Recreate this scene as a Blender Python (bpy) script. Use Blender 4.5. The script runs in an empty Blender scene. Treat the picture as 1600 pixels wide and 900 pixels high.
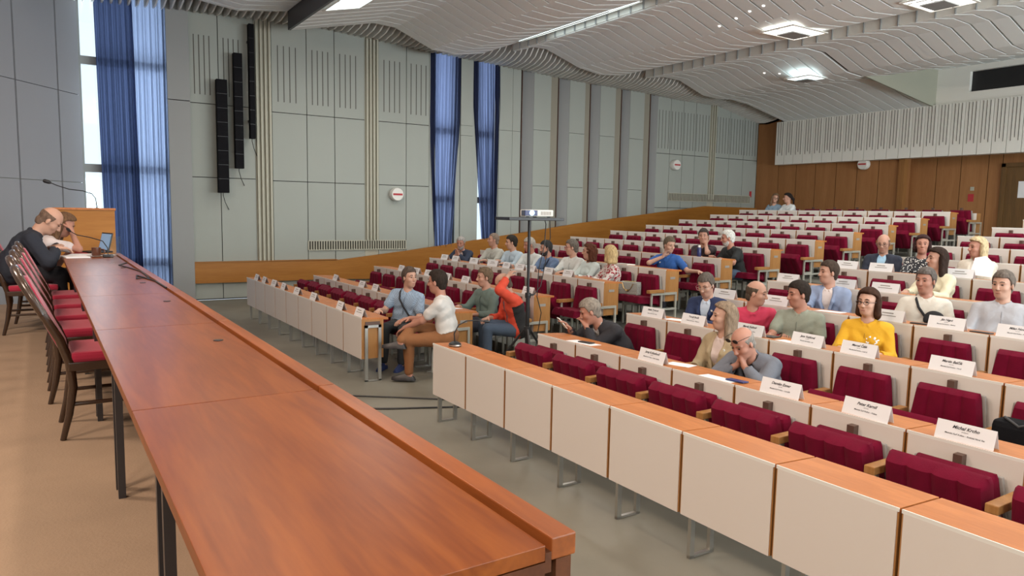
import bpy, bmesh, math, random
import numpy as np
from mathutils import Vector, Matrix
random.seed(7)
SC = bpy.context.scene
COL = SC.collection
PI = math.pi

# ------------------------------------------------------------------ camera
def look_cam():
    f, pitch, roll, yaw, H = 1136.0, math.radians(5.98), math.radians(1.014), math.radians(33.0), 1.99
    fwd = Vector((math.sin(yaw)*math.cos(pitch), math.cos(yaw)*math.cos(pitch), -math.sin(pitch)))
    r0 = Vector((math.cos(yaw), -math.sin(yaw), 0)); u0 = r0.cross(fwd)
    R = math.cos(roll)*r0 + math.sin(roll)*u0
    U = -math.sin(roll)*r0 + math.cos(roll)*u0
    cam = bpy.data.cameras.new('camera'); o = bpy.data.objects.new('camera', cam); COL.objects.link(o)
    cam.sensor_width = 36; cam.lens = 36*f/1600; cam.clip_start = .05; cam.clip_end = 200
    o.matrix_world = Matrix(((R.x, U.x, -fwd.x, 0), (R.y, U.y, -fwd.y, 0), (R.z, U.z, -fwd.z, H), (0, 0, 0, 1)))
    SC.camera = o
look_cam()

# ------------------------------------------------------------------ world, exposure, render look
w = bpy.data.worlds.new('world'); SC.world = w; w.use_nodes = True
bg = w.node_tree.nodes['Background']; bg.inputs[0].default_value = (.80, .90, 1, 1); bg.inputs[1].default_value = 1.3
SC.view_settings.view_transform = 'Standard'; SC.view_settings.look = 'None'
SC.view_settings.gamma = 1; SC.view_settings.use_curve_mapping = False
SC.view_settings.exposure = 0.14
try:
    SC.cycles.use_denoising = True; SC.cycles.denoiser = 'OPENIMAGEDENOISE'
    SC.cycles.max_bounces = 6; SC.cycles.diffuse_bounces = 4; SC.cycles.glossy_bounces = 3
    SC.cycles.transmission_bounces = 4; SC.cycles.transparent_max_bounces = 6
    SC.cycles.sample_clamp_indirect = 4; SC.cycles.caustics_reflective = False; SC.cycles.caustics_refractive = False
except Exception: pass

def area(name, loc, size, power, col=(1, .95, .86), rot=(0, 0, 0), spread=PI):
    l = bpy.data.lights.new(name, 'AREA'); l.shape = 'RECTANGLE'; l.size, l.size_y = size
    l.energy = power; l.color = col; l.spread = spread
    o = bpy.data.objects.new(name, l); o.location = loc; o.rotation_euler = rot; COL.objects.link(o); return o
LAMPS = [  # the ceiling light bays of the hall: x, y, z, size x, size y, watts
    (5.4, 13.0, 5.30, 1.0, 2.2, 55), (9.3, 11.6, 5.50, .7, 3.4, 80), (13.2, 9.2, 5.45, .9, 3.0, 95), (13.0, 4.0, 5.45, .9, 3.0, 110),
    (8.9, 4.2, 5.45, .9, 3.4, 110), (5.2, 3.2, 5.45, .9, 3.0, 70), (5.0, -3.0, 5.45, .9, 3.0, 60), (9.0, -3.0, 5.45, .9, 3.0, 60)]
for i, (x, y, z, sx, sy, p) in enumerate(LAMPS):
    area('ceiling_lamp_light', (x, y, z), (sx, sy), p)
for y in (1.5, 4.5, 7.5, 10.5): area('stage_lamp_light', (1.9, y, 5.45), (.3, .3), 30, (1, .80, .64))        # warm spots over the podium edge
for y in (-2.0, 2.0, 6.0): area('stage_lamp_light', (-2.6, y, 5.3), (.9, .9), 150, (1, .78, .62), (0, math.radians(-38), 0))   # warm stage lamps turned to the hall
area('right_fill_light', (12.5, -7.8, 2.6), (13.0, 3.6), 3300, (.90, .97, 1.0), (math.radians(128), 0, 0)); area('right_fill_light', (2.5, -7.8, 3.0), (5.0, 3.6), 650, (.90, .97, 1.0), (math.radians(128), 0, 0))      # added fill, tilted up to brighten the ceiling; stands for supposed unseen right-hand windows
for i, (x, wd) in enumerate([(1.5, 1.5), (8.6, .8), (9.8, .8)]):   # daylight entering by the three curtained windows
    area('window_daylight', (x, 18.2, 3.2), (wd*1.6, 5.0), 260 if i == 0 else 150, (.80, .90, 1), (-PI/2, 0, 0))

# ------------------------------------------------------------------ materials
def mat(name, col, rough=.6, metal=0, bump=None, var=None, spec=.5, trans=None, emit=None, sheen=0, coat=0):
    m = bpy.data.materials.new(name); m.use_nodes = True; nt = m.node_tree; N = nt.nodes; L = nt.links
    b = N['Principled BSDF']; b.inputs['Base Color'].default_value = (*col, 1)
    b.inputs['Roughness'].default_value = rough; b.inputs['Metallic'].default_value = metal
    b.inputs['Specular IOR Level'].default_value = spec
    if sheen: b.inputs['Sheen Weight'].default_value = sheen
    if coat: b.inputs['Coat Weight'].default_value = coat; b.inputs['Coat Roughness'].default_value = .15
    tc = N.new('ShaderNodeTexCoord')
    if var:   # (scale vector, amount)
        mp = N.new('ShaderNodeMapping'); mp.inputs['Scale'].default_value = var[0]
        nz = N.new('ShaderNodeTexNoise'); nz.inputs['Scale'].default_value = 1; nz.inputs['Detail'].default_value = 5
        cr = N.new('ShaderNodeValToRGB'); a = var[1]
        cr.color_ramp.elements[0].position = .3; cr.color_ramp.elements[1].position = .7
        cr.color_ramp.elements[0].color = (*[c*(1-a) for c in col], 1); cr.color_ramp.elements[1].color = (*[min(1, c*(1+a)) for c in col], 1)
        L.new(tc.outputs['Object'], mp.inputs[0]); L.new(mp.outputs[0], nz.inputs[0]); L.new(nz.outputs[0], cr.inputs[0]); L.new(cr.outputs[0], b.inputs['Base Color'])
    if bump:  # (scale, strength)
        n2 = N.new('ShaderNodeTexNoise'); n2.inputs['Scale'].default_value = bump[0]; n2.inputs['Detail'].default_value = 3
        bp = N.new('ShaderNodeBump'); bp.inputs['Strength'].default_value = bump[1]; bp.inputs['Distance'].default_value = .01
        L.new(tc.outputs['Object'], n2.inputs[0]); L.new(n2.outputs[0], bp.inputs['Height']); L.new(bp.outputs[0], b.inputs['Normal'])
    if emit: b.inputs['Emission Color'].default_value = (*emit[0], 1); b.inputs['Emission Strength'].default_value = emit[1]
    return m
def wood(name, c1, c2, axis='y', rough=.35, coat=0, scale=1.0, dist=3.0):
    m = bpy.data.materials.new(name); m.use_nodes = True; nt = m.node_tree; N = nt.nodes; L = nt.links
    b = N['Principled BSDF']; b.inputs['Roughness'].default_value = rough; b.inputs['Specular IOR Level'].default_value = .28
    if coat: b.inputs['Coat Weight'].default_value = coat; b.inputs['Coat Roughness'].default_value = .12
    tc = N.new('ShaderNodeTexCoord'); mp = N.new('ShaderNodeMapping')
    s = {'x': (.5, 6, 6), 'y': (6, .5, 6), 'z': (6, 6, .5)}[axis]; mp.inputs['Scale'].default_value = [q*scale for q in s]
    nz = N.new('ShaderNodeTexNoise'); nz.inputs['Scale'].default_value = 1.4; nz.inputs['Detail'].default_value = 4; nz.inputs['Distortion'].default_value = .8
    wv = N.new('ShaderNodeMath'); wv.operation = 'MULTIPLY'; wv.inputs[1].default_value = dist*6
    sn = N.new('ShaderNodeMath'); sn.operation = 'SINE'
    fine = N.new('ShaderNodeTexNoise'); fine.inputs['Scale'].default_value = 14; fine.inputs['Detail'].default_value = 6
    ad = N.new('ShaderNodeMath'); ad.operation = 'MULTIPLY_ADD'; ad.inputs[1].default_value = .16; ad.inputs[2].default_value = .2
    ad2 = N.new('ShaderNodeMath'); ad2.operation = 'MULTIPLY_ADD'; ad2.inputs[1].default_value = .6
    cr = N.new('ShaderNodeValToRGB'); cr.color_ramp.elements[0].position = .25; cr.color_ramp.elements[1].position = .8
    cr.color_ramp.elements[0].color = (*c1, 1); cr.color_ramp.elements[1].color = (*c2, 1)
    L.new(tc.outputs['Object'], mp.inputs[0]); L.new(mp.outputs[0], nz.inputs[0]); L.new(nz.outputs[0], wv.inputs[0]); L.new(wv.outputs[0], sn.inputs[0])
    L.new(mp.outputs[0], fine.inputs[0]); L.new(sn.outputs[0], ad.inputs[0]); L.new(fine.outputs[0], ad2.inputs[0]); L.new(ad.outputs[0], ad2.inputs[2])
    L.new(ad2.outputs[0], cr.inputs[0]); L.new(cr.outputs[0], b.inputs['Base Color'])
    return m
M = {}
M['white_panel'] = mat('white_panel', (.68, .63, .585), .5)
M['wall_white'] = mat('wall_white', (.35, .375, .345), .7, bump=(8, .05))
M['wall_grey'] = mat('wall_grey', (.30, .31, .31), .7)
M['wall_stage'] = mat('wall_stage', (.33, .34, .37), .7)
M['wall_beige'] = mat('wall_beige', (.36, .36, .29), .7)
M['rib'] = mat('rib_cream', (.44, .43, .35), .6)
M['dark'] = mat('dark_gap', (.03, .028, .025), .9)
M['ceil'] = mat('ceiling_white', (.84, .86, .85), .75)
M['ceil_step'] = mat('ceiling_step_panel', (.80, .79, .74), .6)
M['fin'] = mat('ceiling_fin', (.74, .73, .69), .8)
M['floor'] = mat('floor_lino', (.19, .18, .145), .45, var=((1.2, 1.2, 1.2), .18), bump=(3, .05))
M['tread'] = mat('tread_lino', (.20, .20, .17), .5, var=((1.5, 1.5, 1.5), .15))
M['carpet'] = mat('podium_carpet', (.32, .225, .15), .95, var=((2.2, 2.2, 2.2), .10), bump=(90, .25))
M['desk_wood'] = wood('desk_wood', (.40, .135, .036), (.53, .195, .060), 'y', .4, scale=2.0)
M['desk_side'] = wood('desk_side_wood', (.33, .15, .045), (.42, .21, .075), 'z', .45, scale=1.5)
M['table_wood'] = wood('table_wood', (.165, .038, .006), (.26, .073, .012), 'y', .34, coat=.0, scale=.9, dist=3.5)
M['table_dark'] = wood('table_dark_wood', (.07, .022, .008), (.12, .04, .015), 'y', .4)
M['rim_wood'] = wood('rim_wood', (.20, .055, .014), (.30, .088, .022), 'y', .35)
M['dado'] = wood('dado_wood', (.34, .135, .022), (.44, .19, .038), 'x', .45, scale=.6, dist=1.2)
M['back_wood'] = wood('back_wall_wood', (.30, .135, .050), (.40, .19, .075), 'z', .5, scale=.5, dist=1.2)
M['jamb_wood'] = wood('jamb_wood', (.24, .11, .035), (.32, .15, .05), 'z', .5)
M['door_wood'] = wood('door_wood', (.11, .06, .022), (.16, .085, .03), 'z', .5)
M['chrome'] = mat('brushed_steel', (.50, .49, .46), .32, .9)
M['alu'] = mat('pale_metal', (.62, .63, .58), .4, .6)
M['maroon'] = mat('maroon_velour', (.135, .002, .019), .95, spec=.15, sheen=.03, bump=(160, .15), var=((9, 9, 9), .14))
M['shell'] = mat('grey_seat_shell', (.30, .28, .26), .6)
M['bracket'] = mat('brown_bracket', (.10, .055, .04), .5)
M['chair_wood'] = mat('dark_chair_wood', (.045, .022, .012), .25, coat=.6)
M['chair_red'] = mat('crimson_chair_velvet', (.42, .010, .050), .8, sheen=.4, bump=(120, .12))
M['black'] = mat('black_plastic', (.012, .012, .014), .45)
M['black_soft'] = mat('black_speaker_grille', (.010, .010, .012), .9, bump=(200, .3), spec=.1)
M['white'] = mat('white_plastic', (.75, .74, .70), .5)
M['paper'] = mat('paper', (.80, .80, .82), .8)
M['ink'] = mat('ink', (.03, .03, .04), .8)
M['red'] = mat('red_sign', (.45, .03, .04), .6)
M['navy'] = mat('navy_glass', (.02, .03, .12), .25)
M['glow'] = mat('lamp_diffuser', (.9, .9, .85), .5, emit=((1, .97, .90), 2.6))
M['glow_day'] = mat('daylight_diffuser', (.8, .9, .9), .5, emit=((.80, .97, 1.0), 2.2))
M['screen'] = mat('laptop_screen', (.1, .2, .3), .3, emit=((.35, .5, .75), .35))
M['lens'] = mat('projector_lens', (.1, .2, .5), .1, emit=((.45, .7, 1.0), 3))
M['mug'] = mat('brown_mug', (.10, .035, .018), .3)
M['glassbottle'] = mat('dark_blue_bottle', (.01, .015, .06), .12)
M['tweed'] = mat('grey_tweed', (.36, .36, .33), .9, var=((120, 120, 120), .5), bump=(100, .4))
M['gold'] = mat('gold_chain', (.6, .45, .2), .3, .9)
M['chrome_dark'] = mat('dark_metal', (.08, .08, .09), .4, .6)
# curtain: thin blue cloth that daylight passes through
def curtain_mat(name, c, t):
    m = bpy.data.materials.new(name); m.use_nodes = True; nt = m.node_tree; N = nt.nodes; L = nt.links
    out = N['Material Output']; N.remove(N['Principled BSDF'])
    d = N.new('ShaderNodeBsdfDiffuse'); d.inputs[0].default_value = (*c, 1)
    tr = N.new('ShaderNodeBsdfTranslucent'); tr.inputs[0].default_value = (*t, 1)
    tp = N.new('ShaderNodeBsdfTransparent'); tp.inputs[0].default_value = (*[min(1, q*1.3) for q in t], 1)
    a = N.new('ShaderNodeMixShader'); a.inputs[0].default_value = .62; b = N.new('ShaderNodeMixShader'); b.inputs[0].default_value = .16
    L.new(d.outputs[0], a.inputs[1]); L.new(tr.outputs[0], a.inputs[2]); L.new(a.outputs[0], b.inputs[1]); L.new(tp.outputs[0], b.inputs[2]); L.new(b.outputs[0], out.inputs[0])
    return m
M['curtain'] = curtain_mat('blue_curtain', (.07, .085, .15), (.27, .315, .45))
M['curtain_mid'] = curtain_mat('muted_blue_curtain', (.05, .06, .12), (.16, .185, .30))
M['slot'] = mat('shadow_slot', (.10, .095, .085), .9)
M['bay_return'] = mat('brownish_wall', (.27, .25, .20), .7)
M['curtain_deep'] = curtain_mat('deep_blue_curtain', (.035, .045, .09), (.055, .07, .135))
def glass_mat():
    m = bpy.data.materials.new('window_glass'); m.use_nodes = True; nt = m.node_tree; N = nt.nodes; L = nt.links
    out = N['Material Output']; N.remove(N['Principled BSDF'])
    g = N.new('ShaderNodeBsdfGlossy'); g.inputs['Roughness'].default_value = .03; tp = N.new('ShaderNodeBsdfTransparent'); tp.inputs[0].default_value = (.93, .97, .98, 1)
    mx = N.new('ShaderNodeMixShader'); mx.inputs[0].default_value = .06
    L.new(tp.outputs[0], mx.inputs[1]); L.new(g.outputs[0], mx.inputs[2]); L.new(mx.outputs[0], out.inputs[0]); return m
M['glass'] = glass_mat()

# ------------------------------------------------------------------ mesh helpers
class MB:
    def __init__(s): s.v = []; s.f = []; s.m = []
    def add(s, vs, fs, mi=0):
        n = len(s.v); s.v += [tuple(v) for v in vs]; s.f += [tuple(i+n for i in f) for f in fs]; s.m += [mi]*len(fs); return s
    def box(s, x0, x1, y0, y1, z0, z1, mi=0, M4=None):
        vs = [(x, y, z) for x in (x0, x1) for y in (y0, y1) for z in (z0, z1)]
        if M4 is not None: vs = [tuple(M4 @ Vector(v)) for v in vs]
        return s.add(vs, [(0, 1, 3, 2), (4, 6, 7, 5), (0, 4, 5, 1), (2, 3, 7, 6), (0, 2, 6, 4), (1, 5, 7, 3)], mi)
    def prism(s, pts, axis, a, b, mi=0):   # pts 2D polygon extruded along axis from a to b
        def P(p, t): return {'x': (t, p[0], p[1]), 'y': (p[0], t, p[1]), 'z': (p[0], p[1], t)}[axis]
        n = len(pts); vs = [P(p, a) for p in pts]+[P(p, b) for p in pts]
        fs = [tuple(range(n))[::-1], tuple(range(n, 2*n))]+[(i, (i+1) % n, n+(i+1) % n, n+i) for i in range(n)]
        return s.add(vs, fs, mi)
    def tube(s, path, r, seg=8, mi=0, cap=True):
        path = [Vector(p) for p in path]; rs = r if isinstance(r, (list, tuple)) else [r]*len(path)
        n = len(s.v); up = Vector((0, 0, 1)); rings = []
        prev = None
        for i, p in enumerate(path):
            t = (path[min(i+1, len(path)-1)]-path[max(i-1, 0)]).normalized()
            if prev is None: a = t.cross(up if abs(t.z) < .9 else Vector((1, 0, 0))).normalized()
            else: a = (prev-t*prev.dot(t)).normalized()
            prev = a; b = t.cross(a)
            rings.append([p+(a*math.cos(2*PI*k/seg)+b*math.sin(2*PI*k/seg))*rs[i] for k in range(seg)])
        vs = [q for rr in rings for q in rr]; fs = []
        for i in range(len(path)-1):
            for k in range(seg): fs.append((i*seg+k, i*seg+(k+1) % seg, (i+1)*seg+(k+1) % seg, (i+1)*seg+k))
        if cap: fs += [tuple(range(seg))[::-1], tuple(range((len(path)-1)*seg, len(path)*seg))]
        return s.add(vs, fs, mi)
    def lathe(s, prof, c, seg=20, axis='z', mi=0):
        c = Vector(c); vs = []; fs = []
        for r, h in prof:
            for k in range(seg):
                a = 2*PI*k/seg; x, y = r*math.cos(a), r*math.sin(a)
                vs.append(c+Vector({'z': (x, y, h), 'y': (x, h, y), 'x': (h, x, y)}[axis]))
        for i in range(len(prof)-1):
            for k in range(seg): fs.append((i*seg+k, i*seg+(k+1) % seg, (i+1)*seg+(k+1) % seg, (i+1)*seg+k))
        fs += [tuple(range(seg))[::-1], tuple(range((len(prof)-1)*seg, len(prof)*seg))]
        return s.add(vs, fs, mi)
    def mesh(s, name, mats, smooth=False, bevel=0):
        me = bpy.data.meshes.new(name); me.from_pydata(s.v, [], s.f)
        for m in (mats if isinstance(mats, (list, tuple)) else [mats]): me.materials.append(m)
        me.polygons.foreach_set('material_index', s.m)
        bm = bmesh.new(); bm.from_mesh(me); bmesh.ops.recalc_face_normals(bm, faces=bm.faces)
        if bevel:
            bmesh.ops.bevel(bm, geom=list(bm.edges), offset=bevel, segments=2, affect='EDGES', profile=.6)
        bm.to_mesh(me); bm.free()
        if smooth:
            me.polygons.foreach_set('use_smooth', [True]*len(me.polygons))
            try: me.set_sharp_from_angle(angle=math.radians(40))
            except Exception: pass
        me.update(); return me
    def build(s, name, mats, parent=None, smooth=False, bevel=0, loc=None):
        return put(name, s.mesh(name, mats, smooth, bevel), parent, loc)
def put(name, me, parent=None, loc=None, rot=None):
    o = bpy.data.objects.new(name, me); COL.objects.link(o)
    if parent is not None: o.parent = parent
    if loc is not None: o.location = loc
    if rot is not None: o.rotation_euler = rot
    return o
def tag(o, label, cat, group=None, kind=None):
    o['label'] = label; o['category'] = cat
    if group: o['group'] = group
    if kind: o['kind'] = kind
    return o
def empty(name, loc, label, cat, group=None, rz=0):
    o = bpy.data.objects.new(name, None); COL.objects.link(o); o.location = loc; o.rotation_euler = (0, 0, rz); o.empty_display_size = .1
    return tag(o, label, cat, group)
def struct(o): o['kind'] = 'structure'; return o
def copy_tree(o, parent=None):
    c = o.copy(); COL.objects.link(c); c.parent = parent
    for ch in o.children: copy_tree(ch, c)
    return c
ORD = ['', 'first', 'second', 'third', 'fourth', 'fifth', 'sixth', 'seventh', 'eighth', 'ninth', 'tenth', 'eleventh', 'twelfth', 'thirteenth']

# ------------------------------------------------------------------ layout of the seating
XR = [0]+[3.05+1.2*i for i in range(7)]+[11.45, 12.59, 13.73, 14.87, 16.01, 17.1]      # front of desk row k
TR = [0, 0, 0]+[.14*i for i in range(1, 11)]+[1.38]                                  # floor height under row k
YW = 16.47

# ------------------------------------------------------------------ structure: floor, treads, podium
struct(MB().box(.8, XR[3]-.02, -8, YW, -.1, 0).build('floor', M['floor']))
struct(MB().box(-6, .8, 11.6, YW, -.1, 0).build('floor_far', M['floor']))
for k in range(3, 13):
    x1 = XR[k+1]-.02 if k < 12 else 23.2
    struct(MB().box(XR[k]-.02, x1, -8, YW, -.1, TR[k]).build('floor_tread', M['tread']))
b = MB(); b.box(-6, .80, -8, 11.6, 0, .66); struct(b.build('floor_podium', M['carpet']))
struct(MB().box(.80, .83, -8, 11.6, 0, .67).build('trim_podium', M['table_dark']))

# ------------------------------------------------------------------ structure: left wall with windows
wl = MB(); wl.box(2.3, 8.36, YW+.04, YW+.3, 0, 7.2); wl.box(8.92, 9.58, YW+.04, YW+.3, 0, 7.2)
wl.box(10.06, 10.9, YW+.04, YW+.3, 0, 7.2); wl.box(15.84, 20.9, YW+.04, YW+.3, 0, 7.2)
for a, c in [(8.36, 8.92), (9.58, 10.06)]: wl.box(a, c, YW+.04, YW+.3, 0, 1.02)
for a, c in [(8.36, 8.92), (9.58, 10.06), (.72, 2.3)]: wl.box(a, c, YW+.04, YW+.3, 6.3, 7.2)
struct(wl.build('wall_left', M['dark']))
def panels(xs, zs, y, m, th=.04, gap=.008):
    b = MB()
    for a, c in zip(xs[:-1], xs[1:]):
        for z0, z1 in zip(zs[:-1], zs[1:]): b.box(a+gap, c-gap, y, y+th, z0+gap, z1-gap)
    return b
b = panels([2.69, 3.27, 4.0], [0.02, 2.60, 4.12, 7.1], YW, None)
for part in ([4.36, 5.13, 5.77, 6.5], [6.84, 7.56, 8.19]):
    p = panels(part, [0.02, 2.58, 4.07, 7.1], YW, None); b.add(p.v, p.f)
struct(b.build('wall_left_panels', M['wall_white']))
struct(MB().box(2.27, 2.69, YW-.12, YW+.04, 0, 4.12).box(2.27, 2.69, YW-.12, YW+.04, 4.135, 7.1).build('wall_left_column', M['wall_grey'], bevel=.005))
b = MB()
for x0, x1, n in [(4.0, 4.36, 4), (6.5, 6.84, 4)]:
    b.box(x0, x1, YW+.01, YW+.04, 0, 7.1, 0)
    for i in range(n):
        xc = x0+(x1-x0)*(i+.5)/n; b.box(xc-.022, xc+.022, YW-.06, YW+.01, .4 if x0 < 5 else 1.25, 7.1, 0)
struct(b.build('wall_left_ribs', M['rib']))
b = MB()   # vertical sound slots in the upper panels
slot = [2.80, 2.90, 3.0, 3.1]+[3.38, 3.48, 3.58, 3.68]+[4.50, 4.63, 4.76, 4.89]+[5.26, 5.38, 5.50, 5.62]+[5.90, 6.03, 6.15, 6.28]+[6.98, 7.12, 7.25, 7.38]+[7.68, 7.82, 7.95, 8.08]
for x in slot: b.box(x-.009, x+.009, YW-.004, YW+.01, 4.30, 5.50)
struct(b.build('wall_left_slots', M['slot']))
# pilasters and saw-tooth bays towards the back
b = panels([9.05, 9.41], [1.0, 3.9, 4.15, 7.1], YW-.02, None, .06, .004); p = panels([10.2, 10.62, 10.88], [.9, 2.6, 4.12, 7.1], YW, None, .05, .004); b.add(p.v, p.f)
b.box(8.17, 8.19, YW-.02, YW+.3, 0, 7.1); struct(b.build('wall_left_pilasters', M['wall_white']))
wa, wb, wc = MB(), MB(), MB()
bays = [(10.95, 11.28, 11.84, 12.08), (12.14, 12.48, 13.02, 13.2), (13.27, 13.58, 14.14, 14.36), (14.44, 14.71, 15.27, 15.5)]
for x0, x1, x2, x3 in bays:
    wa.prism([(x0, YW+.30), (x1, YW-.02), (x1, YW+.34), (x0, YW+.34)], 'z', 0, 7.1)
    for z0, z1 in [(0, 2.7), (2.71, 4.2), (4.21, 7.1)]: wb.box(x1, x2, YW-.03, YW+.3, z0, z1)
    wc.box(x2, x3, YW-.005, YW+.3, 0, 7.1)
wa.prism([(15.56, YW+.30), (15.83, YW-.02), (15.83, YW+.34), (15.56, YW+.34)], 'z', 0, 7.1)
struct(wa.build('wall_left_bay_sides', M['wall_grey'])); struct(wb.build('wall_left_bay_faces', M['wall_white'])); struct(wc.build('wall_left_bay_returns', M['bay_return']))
b = MB()
for x in (10.90, 12.10, 13.22, 14.38, 15.52): b.box(x, x+.022, YW-.01, YW+.3, 0, 7.1)
struct(b.build('wall_left_slit_frames', M['bracket']))
struct(MB().box(12.9, 15.6, YW+.5, YW+.55, 0, 7.1).build('wall_left_outer', M['wall_beige']))
xs = [15.83, 16.4, 16.95, 17.5, 18.15]; b = panels(xs, [0.5, 2.2, 3.85, 7.1], YW, None)
p = panels([18.45, 19.1, 19.8, 20.5], [0.5, 2.2, 3.85, 7.1], YW, None); b.add(p.v, p.f); struct(b.build('wall_left_rear_panels', M['wall_white']))
b = MB().box(18.15, 18.45, YW+.01, YW+.04, 0, 7.1)
for i in range(3): b.box(18.17+.1*i, 18.21+.1*i, YW-.05, YW+.01, 2.5, 7.1)
struct(b.build('wall_left_rear_ribs', M['rib']))
b = MB()
for i in range(34):
    x = 15.92+i*.135
    if not 18.1 < x < 18.48: b.box(x-.008, x+.008, YW-.004, YW+.01, 4.0, 5.15)
struct(b.build('wall_left_rear_slots', M['slot']))
b = MB()
for a_, c_ in [(8.19, 8.36), (8.92, 9.05), (9.41, 9.58), (10.06, 10.2)]: b.box(a_, c_, YW+.02, YW+.045, .9, 7.1)
for a_, c_ in [(8.36, 8.92), (9.58, 10.06)]: b.box(a_, c_, YW+.02, YW+.20, .9, 1.05)
struct(b.build('wall_left_reveals', M['wall_white']))
# windows (frame, bars, glass)
def window(n, x0, x1, z0, z1, bars):
    f = MB(); t = .05
    f.box(x0, x0+t, YW+.14, YW+.22, z0, z1); f.box(x1-t, x1, YW+.14, YW+.22, z0, z1)
    for z in [z0]+bars+[z1-t]: f.box(x0, x1, YW+.13, YW+.23, z, z+(t if z in (z0, z1-t) else .16))
    o = struct(f.build('window_%d' % n, M['wall_grey']))
    MB().box(x0+.02, x1-.02, YW+.17, YW+.18, z0, z1).build('window_pane', M['glass'], o)
window(1, .74, 2.28, .05, 6.35, [.75, 2.62, 4.68]); window(2, 8.34, 8.94, 1.02, 6.3, [2.2, 3.9]); window(3, 9.56, 10.08, 1.02, 6.3, [2.2, 3.9])
# dado band climbing with the seats
b = MB(); b.prism([(2.69, .37), (5.78, .36), (5.78, .80), (2.69, .81)], 'y', YW-.09, YW)
xs = [5.78, 7.6, 8.3, 10.7, 12.8, 18.0, 20.5]; zt = [.80, 1.0, 1.09, 1.40, 1.69, 2.28, 2.26]; zb = [.36, .30, .38, .60, .90, 1.5, 1.5]
for i in range(6): b.prism([(xs[i], zb[i]), (xs[i+1], zb[i+1]), (xs[i+1], zt[i+1]), (xs[i], zt[i])], 'y', YW-.09, YW)
b.box(2.69, 5.78, YW-.11, YW, .81, .825); struct(b.build('trim_1', M['dado']))
# stage side wall at far left, running from the window corner towards the viewer's left
d = Vector((-.602, -.799, 0)); n = Vector((.799, -.602, 0)); c0 = Vector((.76, YW, 0))
b = MB(); k = 0; s = 0
for wd in (.62, 1.05, 1.1, 1.1, 1.1, 1.1, 1.1, 1.1, 1.1, 1.1, 1.1, 1.1):
    for z0, z1 in [(0, 2.4), (2.41, 4.06), (4.07, 7.1)]:
        q = [c0+d*(s+.02), c0+d*(s+wd-.02), c0+d*(s+wd-.02)-n*.1, c0+d*(s+.02)-n*.1]
        b.prism([(v.x, v.y) for v in q], 'z', z0, z1)
    s += wd
struct(b.build('wall_stage', M['wall_stage']))
q = [c0-n*.06, c0+d*14-n*.06, c0+d*14-n*.2, c0-n*.2]
struct(MB().prism([(v.x, v.y) for v in q], 'z', 0, 7.2).build('wall_stage_backing', M['wall_beige']))
struct(MB().box(-9, 24, -8.2, -8, -.1, 7.2).build('wall_right', M['wall_white']))
struct(MB().box(-9, -8.8, -8, 8, -.1, 7.2).build('wall_front', M['wall_white']))
# ------------------------------------------------------------------ back wall, gallery front, door
b = MB()
ys = [16.47, 15.58, 14.91, 14.21, 13.50, 12.82, 12.15, 11.52]
for i, (y1, y0) in enumerate(zip(ys[:-1], ys[1:])):
    z1 = 7.1 if i == 0 else 4.3
    b.box(20.5, 20.56, y0+.012, y1-.012, 1.38, z1)
struct(b.build('wall_back', M['back_wood']))
b = MB().box(20.55, 20.75, 11.5, YW+.1, 0, 7.1).box(21.1, 21.3, -8, 11.6, 0, 7.1)
struct(b.build('wall_back_core', M['dark']))
struct(MB().box(20.42, 20.62, 11.36, 11.52, 1.38, 3.78).build('trim_2', M['jamb_wood']))
b = MB()
for y1, y0 in [(11.50, 10.78), (10.76, 10.14), (10.12, 9.46), (9.44, 9.12)]: b.box(21.0, 21.08, y0, y1, 1.38, 4.2)
b.box(21.0, 21.08, 7.8, 9.10, 3.42, 4.2); b.box(21.0, 21.08, -8, 7.78, 1.38, 4.2); b.box(20.56, 21.0, 11.50, 11.52, 1.38, 4.2)
struct(b.build('wall_back_recess', M['back_wood']))
do = struct(MB().box(20.98, 21.05, 7.85, 9.0, 1.38, 3.36).build('door_1', M['door_wood']))
MB().box(20.92, 21.0, 9.0, 9.10, 1.38, 3.45).box(20.92, 21.0, 7.75, 7.85, 1.38, 3.45).box(20.92, 21.0, 7.75, 9.10, 3.36, 3.46).build('door_frame', M['door_wood'], do)
MB().tube([(20.98, 7.98, 2.35), (20.93, 7.98, 2.35), (20.93, 8.12, 2.35)], .012).build('door_handle', M['alu'], do)
b = MB(); y = 15.5; i = 0
while y > -8:
    b.box(20.18, 20.5, y-.33, y-.006, 3.66+.0, 5.02); y -= .339
struct(b.build('wall_gallery_front', M['ceil_step']))
struct(MB().box(20.25, 21.3, -8, 15.49, 3.72, 3.80).box(20.24, 20.5, -8, 15.49, 3.8, 5.0).build('wall_gallery_soffit', M['dark']))
b = MB(); y = 15.5
while y > 2:
    for q in (.085, .17, .255): b.box(20.172, 20.184, y-q-.006, y-q+.006, 3.95+(.08 if q == .17 else 0), 5.0)
    y -= .339
struct(b.build('wall_gallery_slots', M['slot']))
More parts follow.
